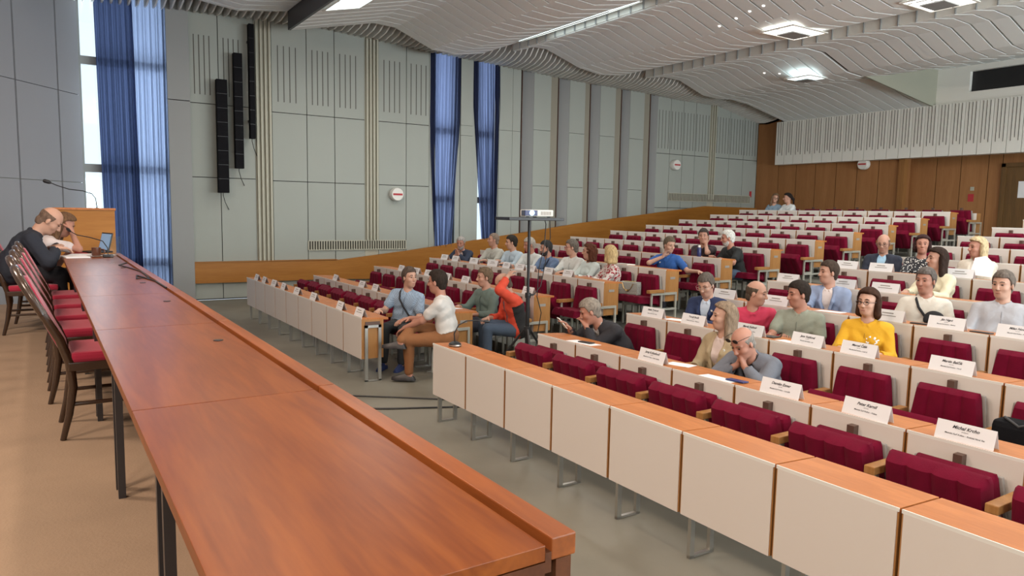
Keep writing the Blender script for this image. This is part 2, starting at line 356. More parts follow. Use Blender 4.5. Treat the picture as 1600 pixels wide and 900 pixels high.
# ------------------------------------------------------------------ ceiling: three wavy slabs of boards running away from the stage, with lit steps between
def ceiling(name, prof, y0, y1, th=.05, bw=.35, gap=.042, stagger=True):
    b = MB(); half = len(prof)//2
    for part, off in ((prof[:half+1], 0), (prof[half:], bw/2)):
        y = y0+(off if off else 0)
        if off: rng = [(y0, y0-bw/2+gap)]; y = y0-bw/2
        else: rng = []; y = y0
        while y-bw/2 > y1: rng.append((y, max(y1, y-bw+gap))); y -= bw
        for a, c in rng:
            for (xa, za), (xb, zb) in zip(part[:-1], part[1:]):
                b.prism([(xa, za), (xb, zb), (xb, zb+th), (xa, za+th)], 'y', c, a)
    o = struct(b.build(name, M['ceil']))
    d = MB()
    for (xa, za), (xb, zb) in zip(prof[:-1], prof[1:]): d.prism([(xa, za+th), (xb, zb+th), (xb, zb+th+.05), (xa, za+th+.05)], 'y', y1, y0)
    struct(d.build(name+'_backing', M['dark']))
    return o
YC = 15.2
P0 = [(-6, 5.7), (-3, 6.1), (0, 5.75), (1.2, 5.72), (2.2, 5.92), (3.4, 5.78), (4.36, 5.92)]
P1 = [(4.42, 5.56), (6.2, 5.97), (6.7, 5.95), (7.6, 5.60), (8.2, 5.56), (8.9, 5.68), (9.72, 6.0)]
P2 = [(9.80, 5.84), (10.35, 6.02), (10.75, 6.03), (11.8, 5.70), (12.5, 5.60), (13.2, 5.66), (14.05, 5.90)]
P3 = [(14.14, 5.70), (14.8, 5.80), (15.4, 5.78), (16.4, 5.46), (17.0, 5.42), (17.6, 5.46), (18.4, 5.38), (20.5, 4.95)]
P3b = [(14.14, 5.70), (14.8, 5.80), (15.4, 5.78), (16.4, 5.46), (17.0, 5.42), (17.8, 5.52), (18.6, 5.9), (20.5, 5.95)]
ceiling('ceiling_1', P0, YC, -8); ceiling('ceiling_2', P1, YC, -8); ceiling('ceiling_3', P2, YC, -8)
ceiling('ceiling_4', P3, YC, 10.6); ceiling('ceiling_5', P3b, 10.6, -8)
struct(MB().prism([(17.0, 5.42), (20.5, 4.95), (20.5, 6.0), (18.6, 5.95), (17.8, 5.56)], 'y', 10.57, 10.62).build('ceiling_wedge', M['wall_beige']))
b = MB().box(20.3, 20.5, 9.75, 10.57, 5.0, 6.2).box(20.3, 20.5, -8, 9.75, 5.0, 5.28).box(20.3, 20.5, -8, 9.75, 5.80, 6.2)
struct(b.build('wall_booth', M['ceil_step']))
struct(MB().box(20.42, 20.48, -8, 9.75, 5.28, 5.80).build('window_4', M['black']))
struct(MB().box(-9, 23, -8.2, 17, 7.1, 7.3).build('ceiling_roof', M['ceil']))
def step(name, x, zt, zb):
    p, d = MB(), MB(); y = YC
    while y > -8: p.box(x+.03, x+.06, y-.335, y, zb, zt+.12); d.box(x+.0, x+.03, y-.352, y-.330, zb-.01, zt+.12); y -= .352
    struct(p.build(name, M['ceil_step'])); struct(d.build(name+'_dividers', M['wall_grey']))
step('ceiling_step_1', 9.74, 6.0, 5.86); step('ceiling_step_2', 14.08, 5.90, 5.71)
# grey front of the slab nearest the stage
struct(MB().box(4.37, 4.42, -8, YC, 5.56, 6.9).build('ceiling_front', M['chrome_dark']))
# wavy fins between the ceiling and the left wall
FZ = [(-1, 5.78), (.66, 5.80), (2.8, 5.92), (4.6, 5.96), (5.45, 5.99), (8.2, 5.82), (10.6, 5.72), (12.7, 5.62), (15.1, 5.57), (16.5, 5.50), (18.4, 5.48), (20.6, 5.05)]
def interp(T, x):
    for (a, za), (c, zc) in zip(T[:-1], T[1:]):
        if a <= x <= c: return za+(zc-za)*(x-a)/(c-a)
    return T[-1][1]
b = MB(); x = -.2
while x < 20.5:
    z = interp(FZ, x)
    zin = max(interp([*P0, *P1, *P2, *P3], x), z-.1)+.12
    poly = [(YW, z), (YW-.35, z-.03), (YW-.75, z+.03), (YW-1.0, z+.14), (YW-1.15, z+.32), (YW-1.22, zin+.3), (YW-1.22, 6.9), (YW, 6.9)]
    b.prism(poly, 'x', x, x+.03); x += .15
struct(b.build('ceiling_fins', M['fin']))
for i, (xa, xb) in enumerate([(11.3, 12.1), (13.3, 13.7), (15.6, 15.9), (16.6, 17.3)]): struct(MB().box(xa, xb, YW-.01, YW+.04, 5.95, 6.35).build('window_%d' % (5+i), M['glow_day']))
# ------------------------------------------------------------------ ceiling lamps
def lamp(label, x0, x1, y0, y1, prof, m, grid=3, drop=.03):
    z0, z1 = (interp(prof, x0)-drop, interp(prof, x1)-drop) if drop < .04 else (min(interp(prof, x0), interp(prof, (x0+x1)/2), interp(prof, x1))-.03,)*2
    t = empty('ceiling_lamp', ((x0+x1)/2, (y0+y1)/2, (z0+z1)/2), label, 'ceiling light', 'light bays in the ceiling')
    O = t.location
    b = MB(); fr = MB()
    def q(xa, xb, ya, yb, up=0.0):
        za, zb_ = z0+(z1-z0)*(xa-x0)/(x1-x0), z0+(z1-z0)*(xb-x0)/(x1-x0)
        return [(xa-O.x, za-O.z+up), (xb-O.x, zb_-O.z+up), (xb-O.x, zb_-O.z+up+.02), (xa-O.x, za-O.z+up+.02)], ya-O.y, yb-O.y
    p, a, c = q(x0, x1, y0, y1, .012); b.prism(p, 'y', a, c)
    for xa, xb, ya, yb in [(x0-.04, x0, y0-.04, y1+.04), (x1, x1+.04, y0-.04, y1+.04), (x0, x1, y0-.04, y0), (x0, x1, y1, y1+.04)]+[(x0, x1, y0+(y1-y0)*i/grid-.015, y0+(y1-y0)*i/grid+.015) for i in range(1, grid)]:
        p, a, c = q(xa, xb, ya, yb); fr.prism(p, 'y', a, c)
    if drop > .04:
        g_ = MB(); xm, ym, wx, wy = (x0+x1)/2, (y0+y1)/2, (x1-x0)*.27, (y1-y0)*.27; p, a, c = q(xm-wx, xm+wx, ym-wy, ym+wy, -.05); g_.prism(p, 'y', a, c); g_.build('louvre', M['wall_grey'], t)
    b.build('diffuser', m, t); fr.build('frame', M['ceil_step'], t)
LSPEC = [('long white light bay at the slab edge near the stage', 4.50, 5.15, 10.6, 13.3, P1, 'glow_day', 4),
         ('pale green lit bay in the middle slab above the far block', 8.9, 9.62, 10.6, 13.6, P1, 'glow_day', 5),
         ('square bright light well above the right block', 12.1, 13.1, 9.05, 9.75, P2, 'glow', 2),
         ('brightest light well at the top edge of the picture', 12.35, 13.25, 6.35, 7.1, P2, 'glow', 2),
         ('small bluish light panel in the rearmost slab', 15.9, 16.55, 11.35, 12.0, P3, 'glow_day', 2)]
for a in LSPEC: lamp(a[0], a[1], a[2], a[3], a[4], a[5], M[a[6]], a[7], .05 if a[7] == 2 else .03)
for i, (x, y) in enumerate([(11.6, 10.4), (11.5, 9.9), (11.4, 9.5), (11.35, 9.15), (15.8, 12.6), (15.95, 12.25)]):
    z = interp([*P2, *P3], x)
    t = tag(MB().lathe([(.022, -.012), (.028, 0), (.028, .02)], (0, 0, 0), 14).build('ceiling_spotlight', M['glow'], loc=(x, y, z)),
            ['small round spotlight nearest the lit bay, front of a row of four', 'second small round spotlight in the row of four', 'third small round spotlight in the row of four', 'last small round spotlight in the row of four beside the square light well', 'small round spotlight left of the small bluish panel', 'small round spotlight right of the small bluish panel'][i], 'ceiling light', 'small ceiling spotlights')

# ------------------------------------------------------------------ wall fittings
def wallspeaker(x, y, z, axis, label):
    t = empty('wall_speaker', (x, y, z), label, 'wall speaker', 'round white wall speakers')
    s = -1
    b = MB().lathe([(.15, 0), (.16, s*.05), (.16, s*.15), (.145, s*.18)], (0, 0, 0), 28, axis); b.build('speaker_drum', M['white'], t, smooth=True)
    c = MB()
    if axis == 'y': c.box(-.12, .12, s*.19, s*.178, -.022, .022)
    else: c.box(s*.19, s*.178, -.12, .12, -.022, .022)
    c.build('red_bar', M['red'], t)
wallspeaker(7.26, YW, 2.36, 'y', 'round white wall speaker with red bar left of the two curtains')
wallspeaker(16.58, YW, 3.52, 'y', 'round white wall speaker with red bar on the rear pale panels')
wallspeaker(20.48, 12.55, 3.56, 'x', 'round white speaker with red bar on the brown back wall')
def grille(x0, x1, z0, z1, n, label):
    t = empty('vent_grille', ((x0+x1)/2, YW, (z0+z1)/2), label, 'vent', 'long wall vents')
    b = MB().box(-(x1-x0)/2, (x1-x0)/2, -.012, .0, -(z1-z0)/2, (z1-z0)/2); b.build('vent_backing', M['dark'], t)
    b = MB(); w_ = x1-x0
    for i in range(n+1):
        x = -w_/2+w_*i/n; b.box(x-.014, x+.014, -.035, -.012, -(z1-z0)/2, (z1-z0)/2)
    for z in (-(z1-z0)/2, (z1-z0)/2): b.box(-w_/2, w_/2, -.038, -.01, z-.01, z+.01)
    b.build('slats', M['rib'], t)
grille(5.13, 7.54, 1.04, 1.25, 40, 'long slatted vent above the wooden band beside the curtains')
grille(16.4, 20.2, 2.42, 2.66, 56, 'long slatted vent low on the rear pale panels')
def line_array(x, y, z0, z1, w_, lab):
    t = empty('column_speaker', (x, y, z0), lab, 'speaker', 'tall black column speakers')
    h = z1-z0
    MB().box(-w_/2, w_/2, -.06, .10, 0, h).build('cabinet', M['black_soft'], t, bevel=.008)
    b = MB()
    for i in range(1, 8): b.box(-w_/2-.002, w_/2+.002, -.064, -.05, h*i/8-.004, h*i/8+.004)
    b.build('grille_joints', M['black'], t)
    b = MB().box(-.03, .03, .09, YW-y, h*.15, h*.15+.05).box(-.03, .03, .09, YW-y, h*.85, h*.85+.05); b.build('wall_bracket', M['black'], t)
    MB().tube([(0, .05, 0), (0, .06, -.05), (.05, .12, -.2), (.15, YW-y-.01, -.35)], .007).build('cable', M['black'], t)
line_array(3.27, 16.2, 2.28, 4.60, .21, 'widest and lowest black column speaker, left of three')
line_array(3.60, 16.2, 2.80, 5.17, .17, 'middle black column speaker of three on the pale wall')
line_array(3.88, 16.2, 3.44, 5.80, .11, 'slimmest and highest black column speaker, right of three')
tag(MB().box(-.05, .05, -.012, 0, -.10, .10).box(-.04, .04, -.014, -.012, .0, .07, 0).build('fire_sign', M['red'], loc=(20.25, YW, 2.72)), 'small red sign at the end of the rear vent', 'sign')
tag(MB().box(-.012, 0, -.07, .07, -.10, .10).build('fire_sign', M['red'], loc=(21.0, 9.82, 2.58)), 'small red sign on the dark recessed wood wall', 'sign')
tag(MB().box(-.02, 0, -.045, .045, -.05, .05).build('light_switch', M['rib'], loc=(21.0, 9.80, 2.82)), 'small beige switch above the red sign near the door', 'switch')
tag(MB().box(-.006, 0, -.15, .15, -.21, .21).build('door_notice', M['paper'], loc=(20.98, 8.55, 2.78)), 'white paper notice on the brown door', 'notice')

# ------------------------------------------------------------------ curtains
def curtain(name, x0, x1, z0, z1, y, gather, label, folds=13, amp=.05, tie=None, m='curtain_mid'):
    nx, nz = 120, 44; vs = []; fs = []
    xc = (x0+x1)/2; rnd = random.Random(int(x0*100)); ph = [rnd.uniform(0, 6.28) for _ in range(5)]
    for j in range(nz+1):
        v = j/nz; z = z1+(z0-z1)*v
        g, cx = gather(v)
        for i in range(nx+1):
            u = i/nx-.5; x = cx+u*(x1-x0)*g
            a = amp*(.5+.8*v)
            yy = y+a*math.sin(folds*2*PI*u*.5+ph[0]+.6*math.sin(3*v+ph[1]))+.5*a*math.sin(folds*2*PI*u*1.3+ph[2]+v*2)
            vs.append((x-xc, yy-y, z-z0))
    for j in range(nz):
        for i in range(nx): a = j*(nx+1)+i; fs.append((a, a+1, a+nx+2, a+nx+1))
    me = bpy.data.meshes.new(name); me.from_pydata(vs, [], fs); me.materials.append(M[m]); me.materials.append(M['curtain_deep'])
    for p in me.polygons:
        p.use_smooth = True
    return tag(put(name, me, None, (xc, y, z0)), label, 'curtain', 'blue window curtains')
curtain('curtain', 1.0, 1.66, .12, 6.2, YW-.10, lambda v: (1.0, 1.35+.06*v), 'darker blue curtain half drawn over the window behind the lectern', 9, .06, m='curtain_deep')
curtain('curtain', 1.62, 2.27, .10, 6.2, YW-.04, lambda v: (1.0, 1.945), 'pale translucent blue curtain at the right of the stage window', 11, .04, m='curtain')
curtain('curtain', 8.20, 9.06, 1.08, 5.85, YW-.02, lambda v: (1.0-.45*max(0, v-.35)**1.1/.62, 8.63-.05*v), 'blue curtain on the left of the white pilaster, gathered below', 12, .045)
curtain('curtain', 9.40, 10.20, 1.25, 5.80, YW-.02, lambda v: (1.0-.50*max(0, v-.25)/.75, 9.80+.12*v), 'blue curtain on the right of the white pilaster, bunched at mid height', 12, .05)

# ------------------------------------------------------------------ desks
UL, UR = .613, .635
def make_desk(w_, endpanel, label_):
    """origin: front edge of the top at its centre, at floor level of its row; the user sits on +x"""
    t = empty('lecture_desk', (0, 0, 0), label_, 'desk'); g = .006; h = w_/2-g
    MB().box(0, .016, -h+.008, h-.008, .265, .735).build('front_panel', M['white_panel'], t)
    b = MB().box(.0, .006, -h, h, .735, .752)
    b.build('edge_strip', M['white'], t)
    b = MB().prism([(.006, .752), (.33, .735), (.33, .712), (.006, .729)], 'y', -h, h); b.build('desktop', M['desk_wood'], t)
    for s in (-1, 1):
        b = MB().prism([(.004, .268), (.27, .268), (.27, .716), (.004, .729)], 'y', min(s*h, s*(h-.016)), max(s*h, s*(h-.016))); b.build('side_panel', M['desk_side'], t)
    MB().box(.02, .27, -h+.016, h-.016, .50, .515).build('shelf', M['desk_side'], t)
    def frame(y, z1, par):
        b = MB(); b.box(.035, .07, y-.012, y+.012, .0, z1); b.box(.20, .235, y-.012, y+.012, .0, z1); b.box(.035, .235, y-.012, y+.012, .004, .018)
        if z1 > .4: b.box(.035, .235, y-.012, y+.012, z1-.03, z1)
        return b.build('leg_frame', M['chrome'], par)
    frame(h-.05, .268, t)
    if endpanel:
        if endpanel == 2:
            frame(-h-.013, .66, t); MB().box(.045, .225, -h-.010, -h-.004, .655, .70).build('end_plate', M['bracket'], t)
        else: MB().box(.09, .19, -h-.005, -h-.001, .60, .635).build('end_plate', M['shell'], t)
    return t
dL = make_desk(UL, False, ''); dLe = make_desk(UL, 1, ''); dLf = make_desk(UL, 2, ''); dR = make_desk(UR, False, '')
used = set()
def place(proto, loc, rz=0):
    if id(proto) not in used: used.add(id(proto)); c = proto
    else: c = copy_tree(proto)
    c.location = loc; c.rotation_euler = (0, 0, rz); return c
def uy(side, j): return (7.85+UL*(j+.5)) if side == 'L' else (6.05-UR*(j+.5))
NR = {1: 9, 2: 8, 3: 7, 4: 6, 5: 6, 6: 5, 7: 4, 8: 3, 9: 2, 10: 2, 11: 1, 12: 1}
BL = {'L': 'left', 'R': 'right'}
for k in range(1, 13):
    for side in 'LR':
        for j in range(9 if side == 'L' else NR[k]):
            c = place(((dLf if k == 1 else dLe) if j == 0 else dL) if side == 'L' else dR, (XR[k], uy(side, j), TR[k]))
            tag(c, 'white-fronted wooden desk in the %s row of the %s block, %s from the aisle' % (ORD[k], BL[side], ORD[j+1]), 'desk', 'desks of the %s block' % BL[side])

# ------------------------------------------------------------------ folding seats (the backrest hangs on the desk front behind)
def channel_pad(w0, w1, h, th, n=4, puff=.013, rx=.03, seg=7):
    """quilted pad in the y-z plane, front towards -x; bottom width w0, top width w1, height h"""
    nu, nv = n*seg, 14; vs = []; fs = []
    def P(i, j, front):
        u = i/nu*2-1; v = j/nv; w_ = (w0+(w1-w0)*v)/2
        e = 1-max(0, (abs(u)-.88)/.12)**2; ev = 1-max(0, (abs(v-.5)-.40)/.10)**2
        e = max(0, e)**.5*max(0, ev)**.5
        ch = abs(math.sin(PI*n*(i/nu)))**.45
        d = th*(.35+.65*e)+puff*ch*e
        return (-d if front else 0, u*w_*(.97+.03*max(0, ev)**.5), v*h)
    for front in (True, False):
        for j in range(nv+1):
            for i in range(nu+1): vs.append(P(i, j, front))
    N = (nu+1)*(nv+1)
    for j in range(nv):
        for i in range(nu):
            a = j*(nu+1)+i; fs.append((a, a+1, a+nu+2, a+nu+1)); fs.append((N+a, N+a+nu+1, N+a+nu+2, N+a+1))
    for i in range(nu):
        fs.append((i, N+i, N+i+1, i+1)); a = nv*(nu+1)+i; fs.append((a, a+1, N+a+1, N+a))
    for j in range(nv):
        a = j*(nu+1); fs.append((a, a+nu+1, N+a+nu+1, N+a)); a += nu; fs.append((a, N+a, N+a+nu+1, a+nu+1))
    return vs, fs
def make_seat(first, down, end=False):
    """origin: on the floor of the row at the face of the desk panel behind; sitter looks to -x"""
    t = empty('folding_seat', (0, 0, 0), '', 'seat'); top = .655 if first else .80
    vs, fs = channel_pad(.55, .42, top-.34, .055); b = MB()
    lean = .02
    b.add([(x-.055-lean*(1-z/(top-.34))*1.2, y, z+.34) for x, y, z in vs], fs); b.build('backrest', M['maroon'], t, smooth=True)
    b = MB().prism([(-.285, .31), (.285, .31), (.23, top-.012), (-.23, top-.012)], 'x', -.055, -.030)
    b.build('backrest_shell', M['shell'], t, bevel=.006)
    b = MB().box(-.05, .0, -.024, .024, top-.03, top+.045 if first else top+.05); b.build('bracket', M['bracket'], t)
    vs, fs = channel_pad(.55, .53, .40, .085, puff=.017); b = MB()
    tilt = math.radians(-12 if first else -32)
    R = Matrix.Translation((-.16 if not down else -.10, 0, .30 if not down else .365)) @ Matrix.Rotation(tilt, 4, 'Y')
    if down: R = Matrix.Translation((-.10, 0, .37)) @ Matrix.Rotation(math.radians(-86), 4, 'Y') @ Matrix.Scale(-1, 4, (1, 0, 0))
    b.add([tuple(R @ Vector(v)) for v in vs], fs); b.build('seat_cushion', M['maroon'], t, smooth=True)
    b = MB().box(-.12, -.09, -.17, -.14, 0, .34).box(-.12, -.09, .14, .17, 0, .34).box(-.14, -.07, -.18, .18, .31, .335).box(-.30, -.02, -.18, -.13, 0, .012).box(-.30, -.02, .13, .18, 0, .012)
    b.build('seat_stand', M['chrome'], t)
    for s in ((1, -1) if end else (1,)):
        y = s*(UR if not end else UL)/2
        MB().box(-.36, -.05, y-.032, y+.032, .545, .592).build('armrest', M['desk_side'], t, bevel=.006)
        b = MB().box(-.30, -.27, y-.01, y+.01, .02, .545).box(-.10, -.07, y-.01, y+.01, .02, .545).box(-.30, -.07, y-.01, y+.01, .30, .33)
        if s == -1: b.box(-.30, .22, y-.018, y+.006, .51, .545).box(.19, .22, y-.018, y+.006, 0, .51).box(-.30, .22, y-.018, y+.006, .28, .31)
        b.build('arm_frame', M['alu'], t)
    return t
seatP = {}
def seat(first, down, end):
    key = (first, down, end)
    if key not in seatP: seatP[key] = make_seat(*key); return seatP[key]
    return copy_tree(seatP[key])
OCC = {('L', 1, 1), ('L', 1, 0), ('L', 2, 1), ('L', 2, 0), ('L', 4, 8), ('L', 4, 6), ('L', 4, 5), ('L', 4, 4), ('L', 4, 3), ('L', 4, 2), ('L', 4, 1), ('L', 4, 0), ('L', 5, 0),
       ('L', 6, 1), ('L', 6, 0), ('L', 12, 7), ('L', 12, 8), ('R', 2, 0), ('R', 2, 2), ('R', 2, 3), ('R', 3, 0), ('R', 3, 1), ('R', 3, 2), ('R', 3, 3), ('R', 4, 1), ('R', 4, 3), ('R', 4, 4),
       ('R', 6, 0), ('R', 6, 1), ('R', 6, 2), ('R', 5, 2), ('R', 2, 6)}
DOWN = OCC | {('L', 3, 0)}
for k in range(1, 13):
    for side in 'LR':
        for j in range(9 if side == 'L' else NR[k]):
            dn = (side, k, j) in DOWN
            c = seat(k == 1, dn, side == 'L' and j == 0)
            c.location = (XR[k+1], uy(side, j), TR[k])
            st = 'occupied' if (side, k, j) in OCC else ('lowered' if dn else 'empty folded')
            tag(c, '%s maroon seat in the %s row of the %s block, %s from the aisle' % (st, ORD[k], BL[side], ORD[j+1]), 'seat', 'seats of the %s block' % BL[side])
# back panels behind the twelfth row
bp = None
for side in 'LR':
    for j in range(9 if side == 'L' else 1):
        y = uy(side, j); w_ = (UL if side == 'L' else UR)/2-.006
        if bp is None:
            bp = empty('back_panel', (0, 0, 0), '', 'panel'); MB().box(0, .02, -w_, w_, .12, .735).build('panel_board', M['white_panel'], bp)
            [MB().box(.02, .20, s_*(w_-.01)-.01, s_*(w_-.01)+.01, .12, .735).build('panel_side', M['desk_side'], bp) for s_ in (-1, 1)]
            MB().box(.05, .09, -w_+.02, w_-.02, 0, .13).build('foot_rail', M['chrome'], bp); c = bp
        else: c = copy_tree(bp)
        c.location = (XR[13], y, TR[12]); tag(c, 'white back panel behind the last row of the %s block, %s from the aisle' % (BL[side], ORD[j+1]), 'panel', 'back panels of the last row')

# ------------------------------------------------------------------ the long table on the podium
ZT = 1.43; ZP = .66
seams = [.95, 2.19, 3.71, 5.12, 6.60, 8.05, 9.45]
for i in range(6):
    y0, y1 = seams[i]+.002, seams[i+1]-.002
    t = empty('podium_table', (.45, (y0+y1)/2, ZP), '%s orange-brown wooden table section from the near end of the podium table' % ORD[i+1] if i else 'large orange-brown wooden table section at the near end of the podium table', 'table', 'sections of the podium table')
    cy = (y0+y1)/2; a, c = y0-cy, y1-cy; Z = ZT-ZP
    MB().box(-.26, .245, a, c, Z-.028, Z).build('tabletop', M['table_wood'], t, bevel=.0015)
    MB().box(.258, .31, a, c, Z-.03, Z+.010).build('front_rim', M['rim_wood'], t, bevel=.003)
    MB().box(.245, .258, a, c, Z-.05, Z-.014).build('cable_channel', M['table_dark'], t)
    MB().box(.268, .300, a, c, .02, Z-.03).build('front_board', M['table_dark'], t)
    MB().box(-.19, .245, a, a+.02, .03 if i == 0 else .5, Z-.03).build('end_board', M['table_dark'], t)
    for s in (a+.06, c-.06):
        MB().box(-.20, -.17, s-.015, s+.015, 0, Z-.03).build('leg', M['chrome_dark'], t)
    MB().box(-.22, -.20, a, c, Z-.08, Z-.03).build('back_rail', M['table_dark'], t)
    if 0 < i < 5: MB().lathe([(.02, 0), (.02, .003)], (.16, .25 if i < 3 else 0, Z), 14).build('cable_hole', M['black'], t)

# ------------------------------------------------------------------ podium chairs
def arc_chair(label, loc, rz):
    t = empty('podium_chair', loc, label, 'chair', 'crimson and dark wood podium chairs', rz)   # faces +x, origin under seat centre
    # rear legs sweep up into a round-topped back
    for s in (-1, 1):
        y = s*.205
        pts = [(-.25, y, 0), (-.215, y, .14), (-.19, y, .30), (-.20, y, .44), (-.245, y*1.02, .58), (-.315, y*1.03, .72)]
        MB().tube(pts, [.016, .02, .024, .026, .024, .022], 10).build('leg', M['chair_wood'], t, smooth=True)
    pts = []
    for i in range(15):
        a = PI*i/14; pts.append((-.315-.125*math.sin(a)-.0, .211*math.cos(a), .72+.245*math.sin(a)))
    MB().tube(pts, .023, 10).build('back_frame', M['chair_wood'], t, smooth=True)
    # padded back inside the arch
    b = MB(); n = 14; vs = []; fs = []
    outl = [(-.175, .52)]+[(.175*-math.cos(PI*i/12), .72+.205*math.sin(PI*i/12)) for i in range(13)]+[(.175, .52)]
    for dx in (-.018, .030):
        for (y, z) in outl: vs.append((-.225-(z-.5)*.44+dx, y, z))
    m_ = len(outl)
    fs = [tuple(range(m_)), tuple(range(2*m_-1, m_-1, -1))]+[(i, (i+1) % m_, m_+(i+1) % m_, m_+i) for i in range(m_)]
    b.add(vs, fs); b.build('back_cushion', M['chair_red'], t, bevel=.007)
    MB().prism([(-.21, .395), (.23, .395), (.23, .445), (-.21, .445)], 'y', -.235, .235).build('seat_rail', M['chair_wood'], t, bevel=.006)
    b = MB(); b.box(-.195, .235, -.225, .225, .44, .50); b.build('seat', M['chair_red'], t, bevel=.02)
    for s in (-1, 1): MB().tube([(.20, s*.20, 0), (.205, s*.205, .2), (.20, s*.205, .40)], [.015, .020, .024], 10).build('leg', M['chair_wood'], t, smooth=True)
    MB().tube([(-.20, -.20, .20), (.2, -.20, .20)], .012).build('stretcher', M['chair_wood'], t, smooth=True); MB().tube([(-.20, .20, .20), (.2, .20, .20)], .012).build('stretcher', M['chair_wood'], t, smooth=True)
    return t
arc_chair('nearest crimson podium chair, its curved leg in full view', (.31, 4.93, ZP), .0)
for i, (y, l) in enumerate([(5.85, 'second crimson podium chair from the viewer, pushed to the table'), (6.55, 'third crimson podium chair from the viewer, pushed to the table'), (7.25, 'fourth crimson podium chair from the viewer, pushed to the table'),
                         (8.0, 'fifth crimson podium chair, the last empty one before the writing man')]):
    arc_chair(l, (.26, y, ZP), .0)
arc_chair('crimson podium chair under the man in the navy suit', (-.10, 9.05, ZP), .0)
arc_chair('crimson podium chair standing apart at the left picture edge', (-1.25, 9.6, ZP), -.5)
arc_chair('crimson podium chair under the woman with bent head', (-.02, 9.85, ZP), 0)

# ------------------------------------------------------------------ lectern, table items
t = empty('lectern', (.48, 10.75, ZP), 'orange-brown wooden lectern behind the far end of the podium table', 'lectern')
MB().box(-.34, .34, -.03, .02, 0, 1.26).build('front_board', M['dado'], t)
for s in (-1, 1): MB().box(min(s*.34, s*.315), max(s*.34, s*.315), .02, .45, 0, 1.22).build('side_board', M['desk_wood'], t)
MB().prism([(-.05, 1.26), (.48, 1.20), (.48, 1.225), (-.05, 1.285)], 'x', -.35, .35).build('reading_top', M['desk_wood'], t)
t = empty('lectern_microphone', (.63, 10.85, ZP+1.265), 'black gooseneck microphone standing on the lectern', 'microphone')
MB().lathe([(.03, 0), (.03, .012), (.012, .025)], (0, 0, 0), 16).build('base', M['black'], t)
MB().tube([(0, 0, .02), (-.01, 0, .14), (-.05, -.01, .20), (-.15, -.02, .235), (-.30, -.04, .25), (-.42, -.06, .29), (-.50, -.07, .325)], .006, 8).build('gooseneck', M['black'], t, smooth=True)
MB().tube([(-.49, -.07, .322), (-.515, -.073, .332), (-.56, -.08, .345), (-.575, -.082, .35)], [.012, .024, .024, .012], 12).build('microphone_head', M['black'], t, smooth=True)
t = empty('laptop', (.52, 9.80, ZT), 'open laptop with glowing screen on the far end of the podium table', 'laptop', rz=-.95)
MB().box(-.16, .16, -.12, .12, 0, .018).build('keyboard_base', M['black'], t, bevel=.004)
o = MB().box(-.16, .16, 0, .012, 0, .22).build('lid', M['black'], t); o.location = (.0, .12, .015); o.rotation_euler = (math.radians(-14), 0, -.35)
MB().box(-.145, .145, -.003, 0, .015, .205).build('screen', M['screen'], o)
t = empty('mug', (.50, 9.02, ZT), 'dark brown mug beside the papers on the podium table', 'mug')
MB().lathe([(.040, 0), (.044, .01), (.046, .09), (.041, .09), (.040, .012)], (0, 0, .008), 24).build('cup', M['mug'], t, smooth=True)
MB().tube([(.044, 0, .08), (.075, 0, .075), (.08, 0, .045), (.07, 0, .025), (.044, 0, .02)], .007, 8).build('handle', M['mug'], t, smooth=True)
tag(MB().lathe([(.03, 0), (.072, .006), (.075, .010), (.02, .008)], (0, 0, 0), 24).build('saucer', M['white'], loc=(.50, 9.02, ZT)), 'white saucer under the dark brown mug', 'saucer')
def sheet(x, y, z, sx, sy, rz, label, n=1, group=None, th=.0015, m='paper', tilt=0):
    o = MB().box(-sx/2, sx/2, -sy/2, sy/2, 0, th*n).build('paper_sheet', M[m], loc=(x, y, z), ); o.rotation_euler = (0, tilt, rz)
    return tag(o, label, 'paper', group)
sheet(.30, 8.95, ZT+.001, .22, .32, .15, 'stack of white papers the seated man writes on', 8, 'papers on the podium table')
sheet(.36, 9.35, ZT+.001, .21, .30, -.2, 'white papers between the writing man and the mug', 4, 'papers on the podium table')
sheet(.62, 9.28, ZT+.001, .14, .21, .4, 'white sheet on the far corner of the podium table, right of the mug', 2, 'papers on the podium table')
sheet(.36, 9.62, ZT+.001, .16, .24, .1, 'red folder lying among the papers on the podium table', 4, 'papers on the podium table', m='red')
t = empty('table_microphone', (.60, 8.86, ZT), 'black gooseneck microphone on the podium table beside the mug', 'microphone')
MB().box(-.05, .05, -.06, .06, 0, .03).build('base', M['black'], t, bevel=.01)
MB().tube([(0, .02, .03), (0, .04, .10), (-.04, .10, .17), (-.14, .3, .20), (-.26, .55, .22), (-.32, .66, .26)], .005, 8).build('gooseneck', M['black'], t, smooth=True)
MB().tube([(-.315, .65, .255), (-.335, .69, .275), (-.345, .71, .285)], [.010, .018, .012], 12).build('microphone_head', M['black'], t, smooth=True)
t = empty('glass_sign_holder', (.60, 7.9, ZT), 'clear upright acrylic holder on the podium table', 'sign holder')
MB().box(-.06, .06, -.04, .04, 0, .004).build('base', M['glass'], t); MB().box(-.045, .045, -.002, .002, .004, .26).build('upright', M['glass'], t)
tag(MB().tube([(.69, 7.9, ZT+.006), (.60, 7.6, ZT+.006), (.66, 7.2, ZT+.006), (.70, 6.8, ZT+.006), (.69, 6.2, ZT+.006), (.60, 6.15, ZT+.006), (.63, 6.45, ZT+.006), (.70, 5.9, ZT+.006), (.705, 5.4, ZT+.006)], .006, 6).build('microphone_cable', M['black']), 'black microphone cable lying along the rim of the podium table', 'cable')
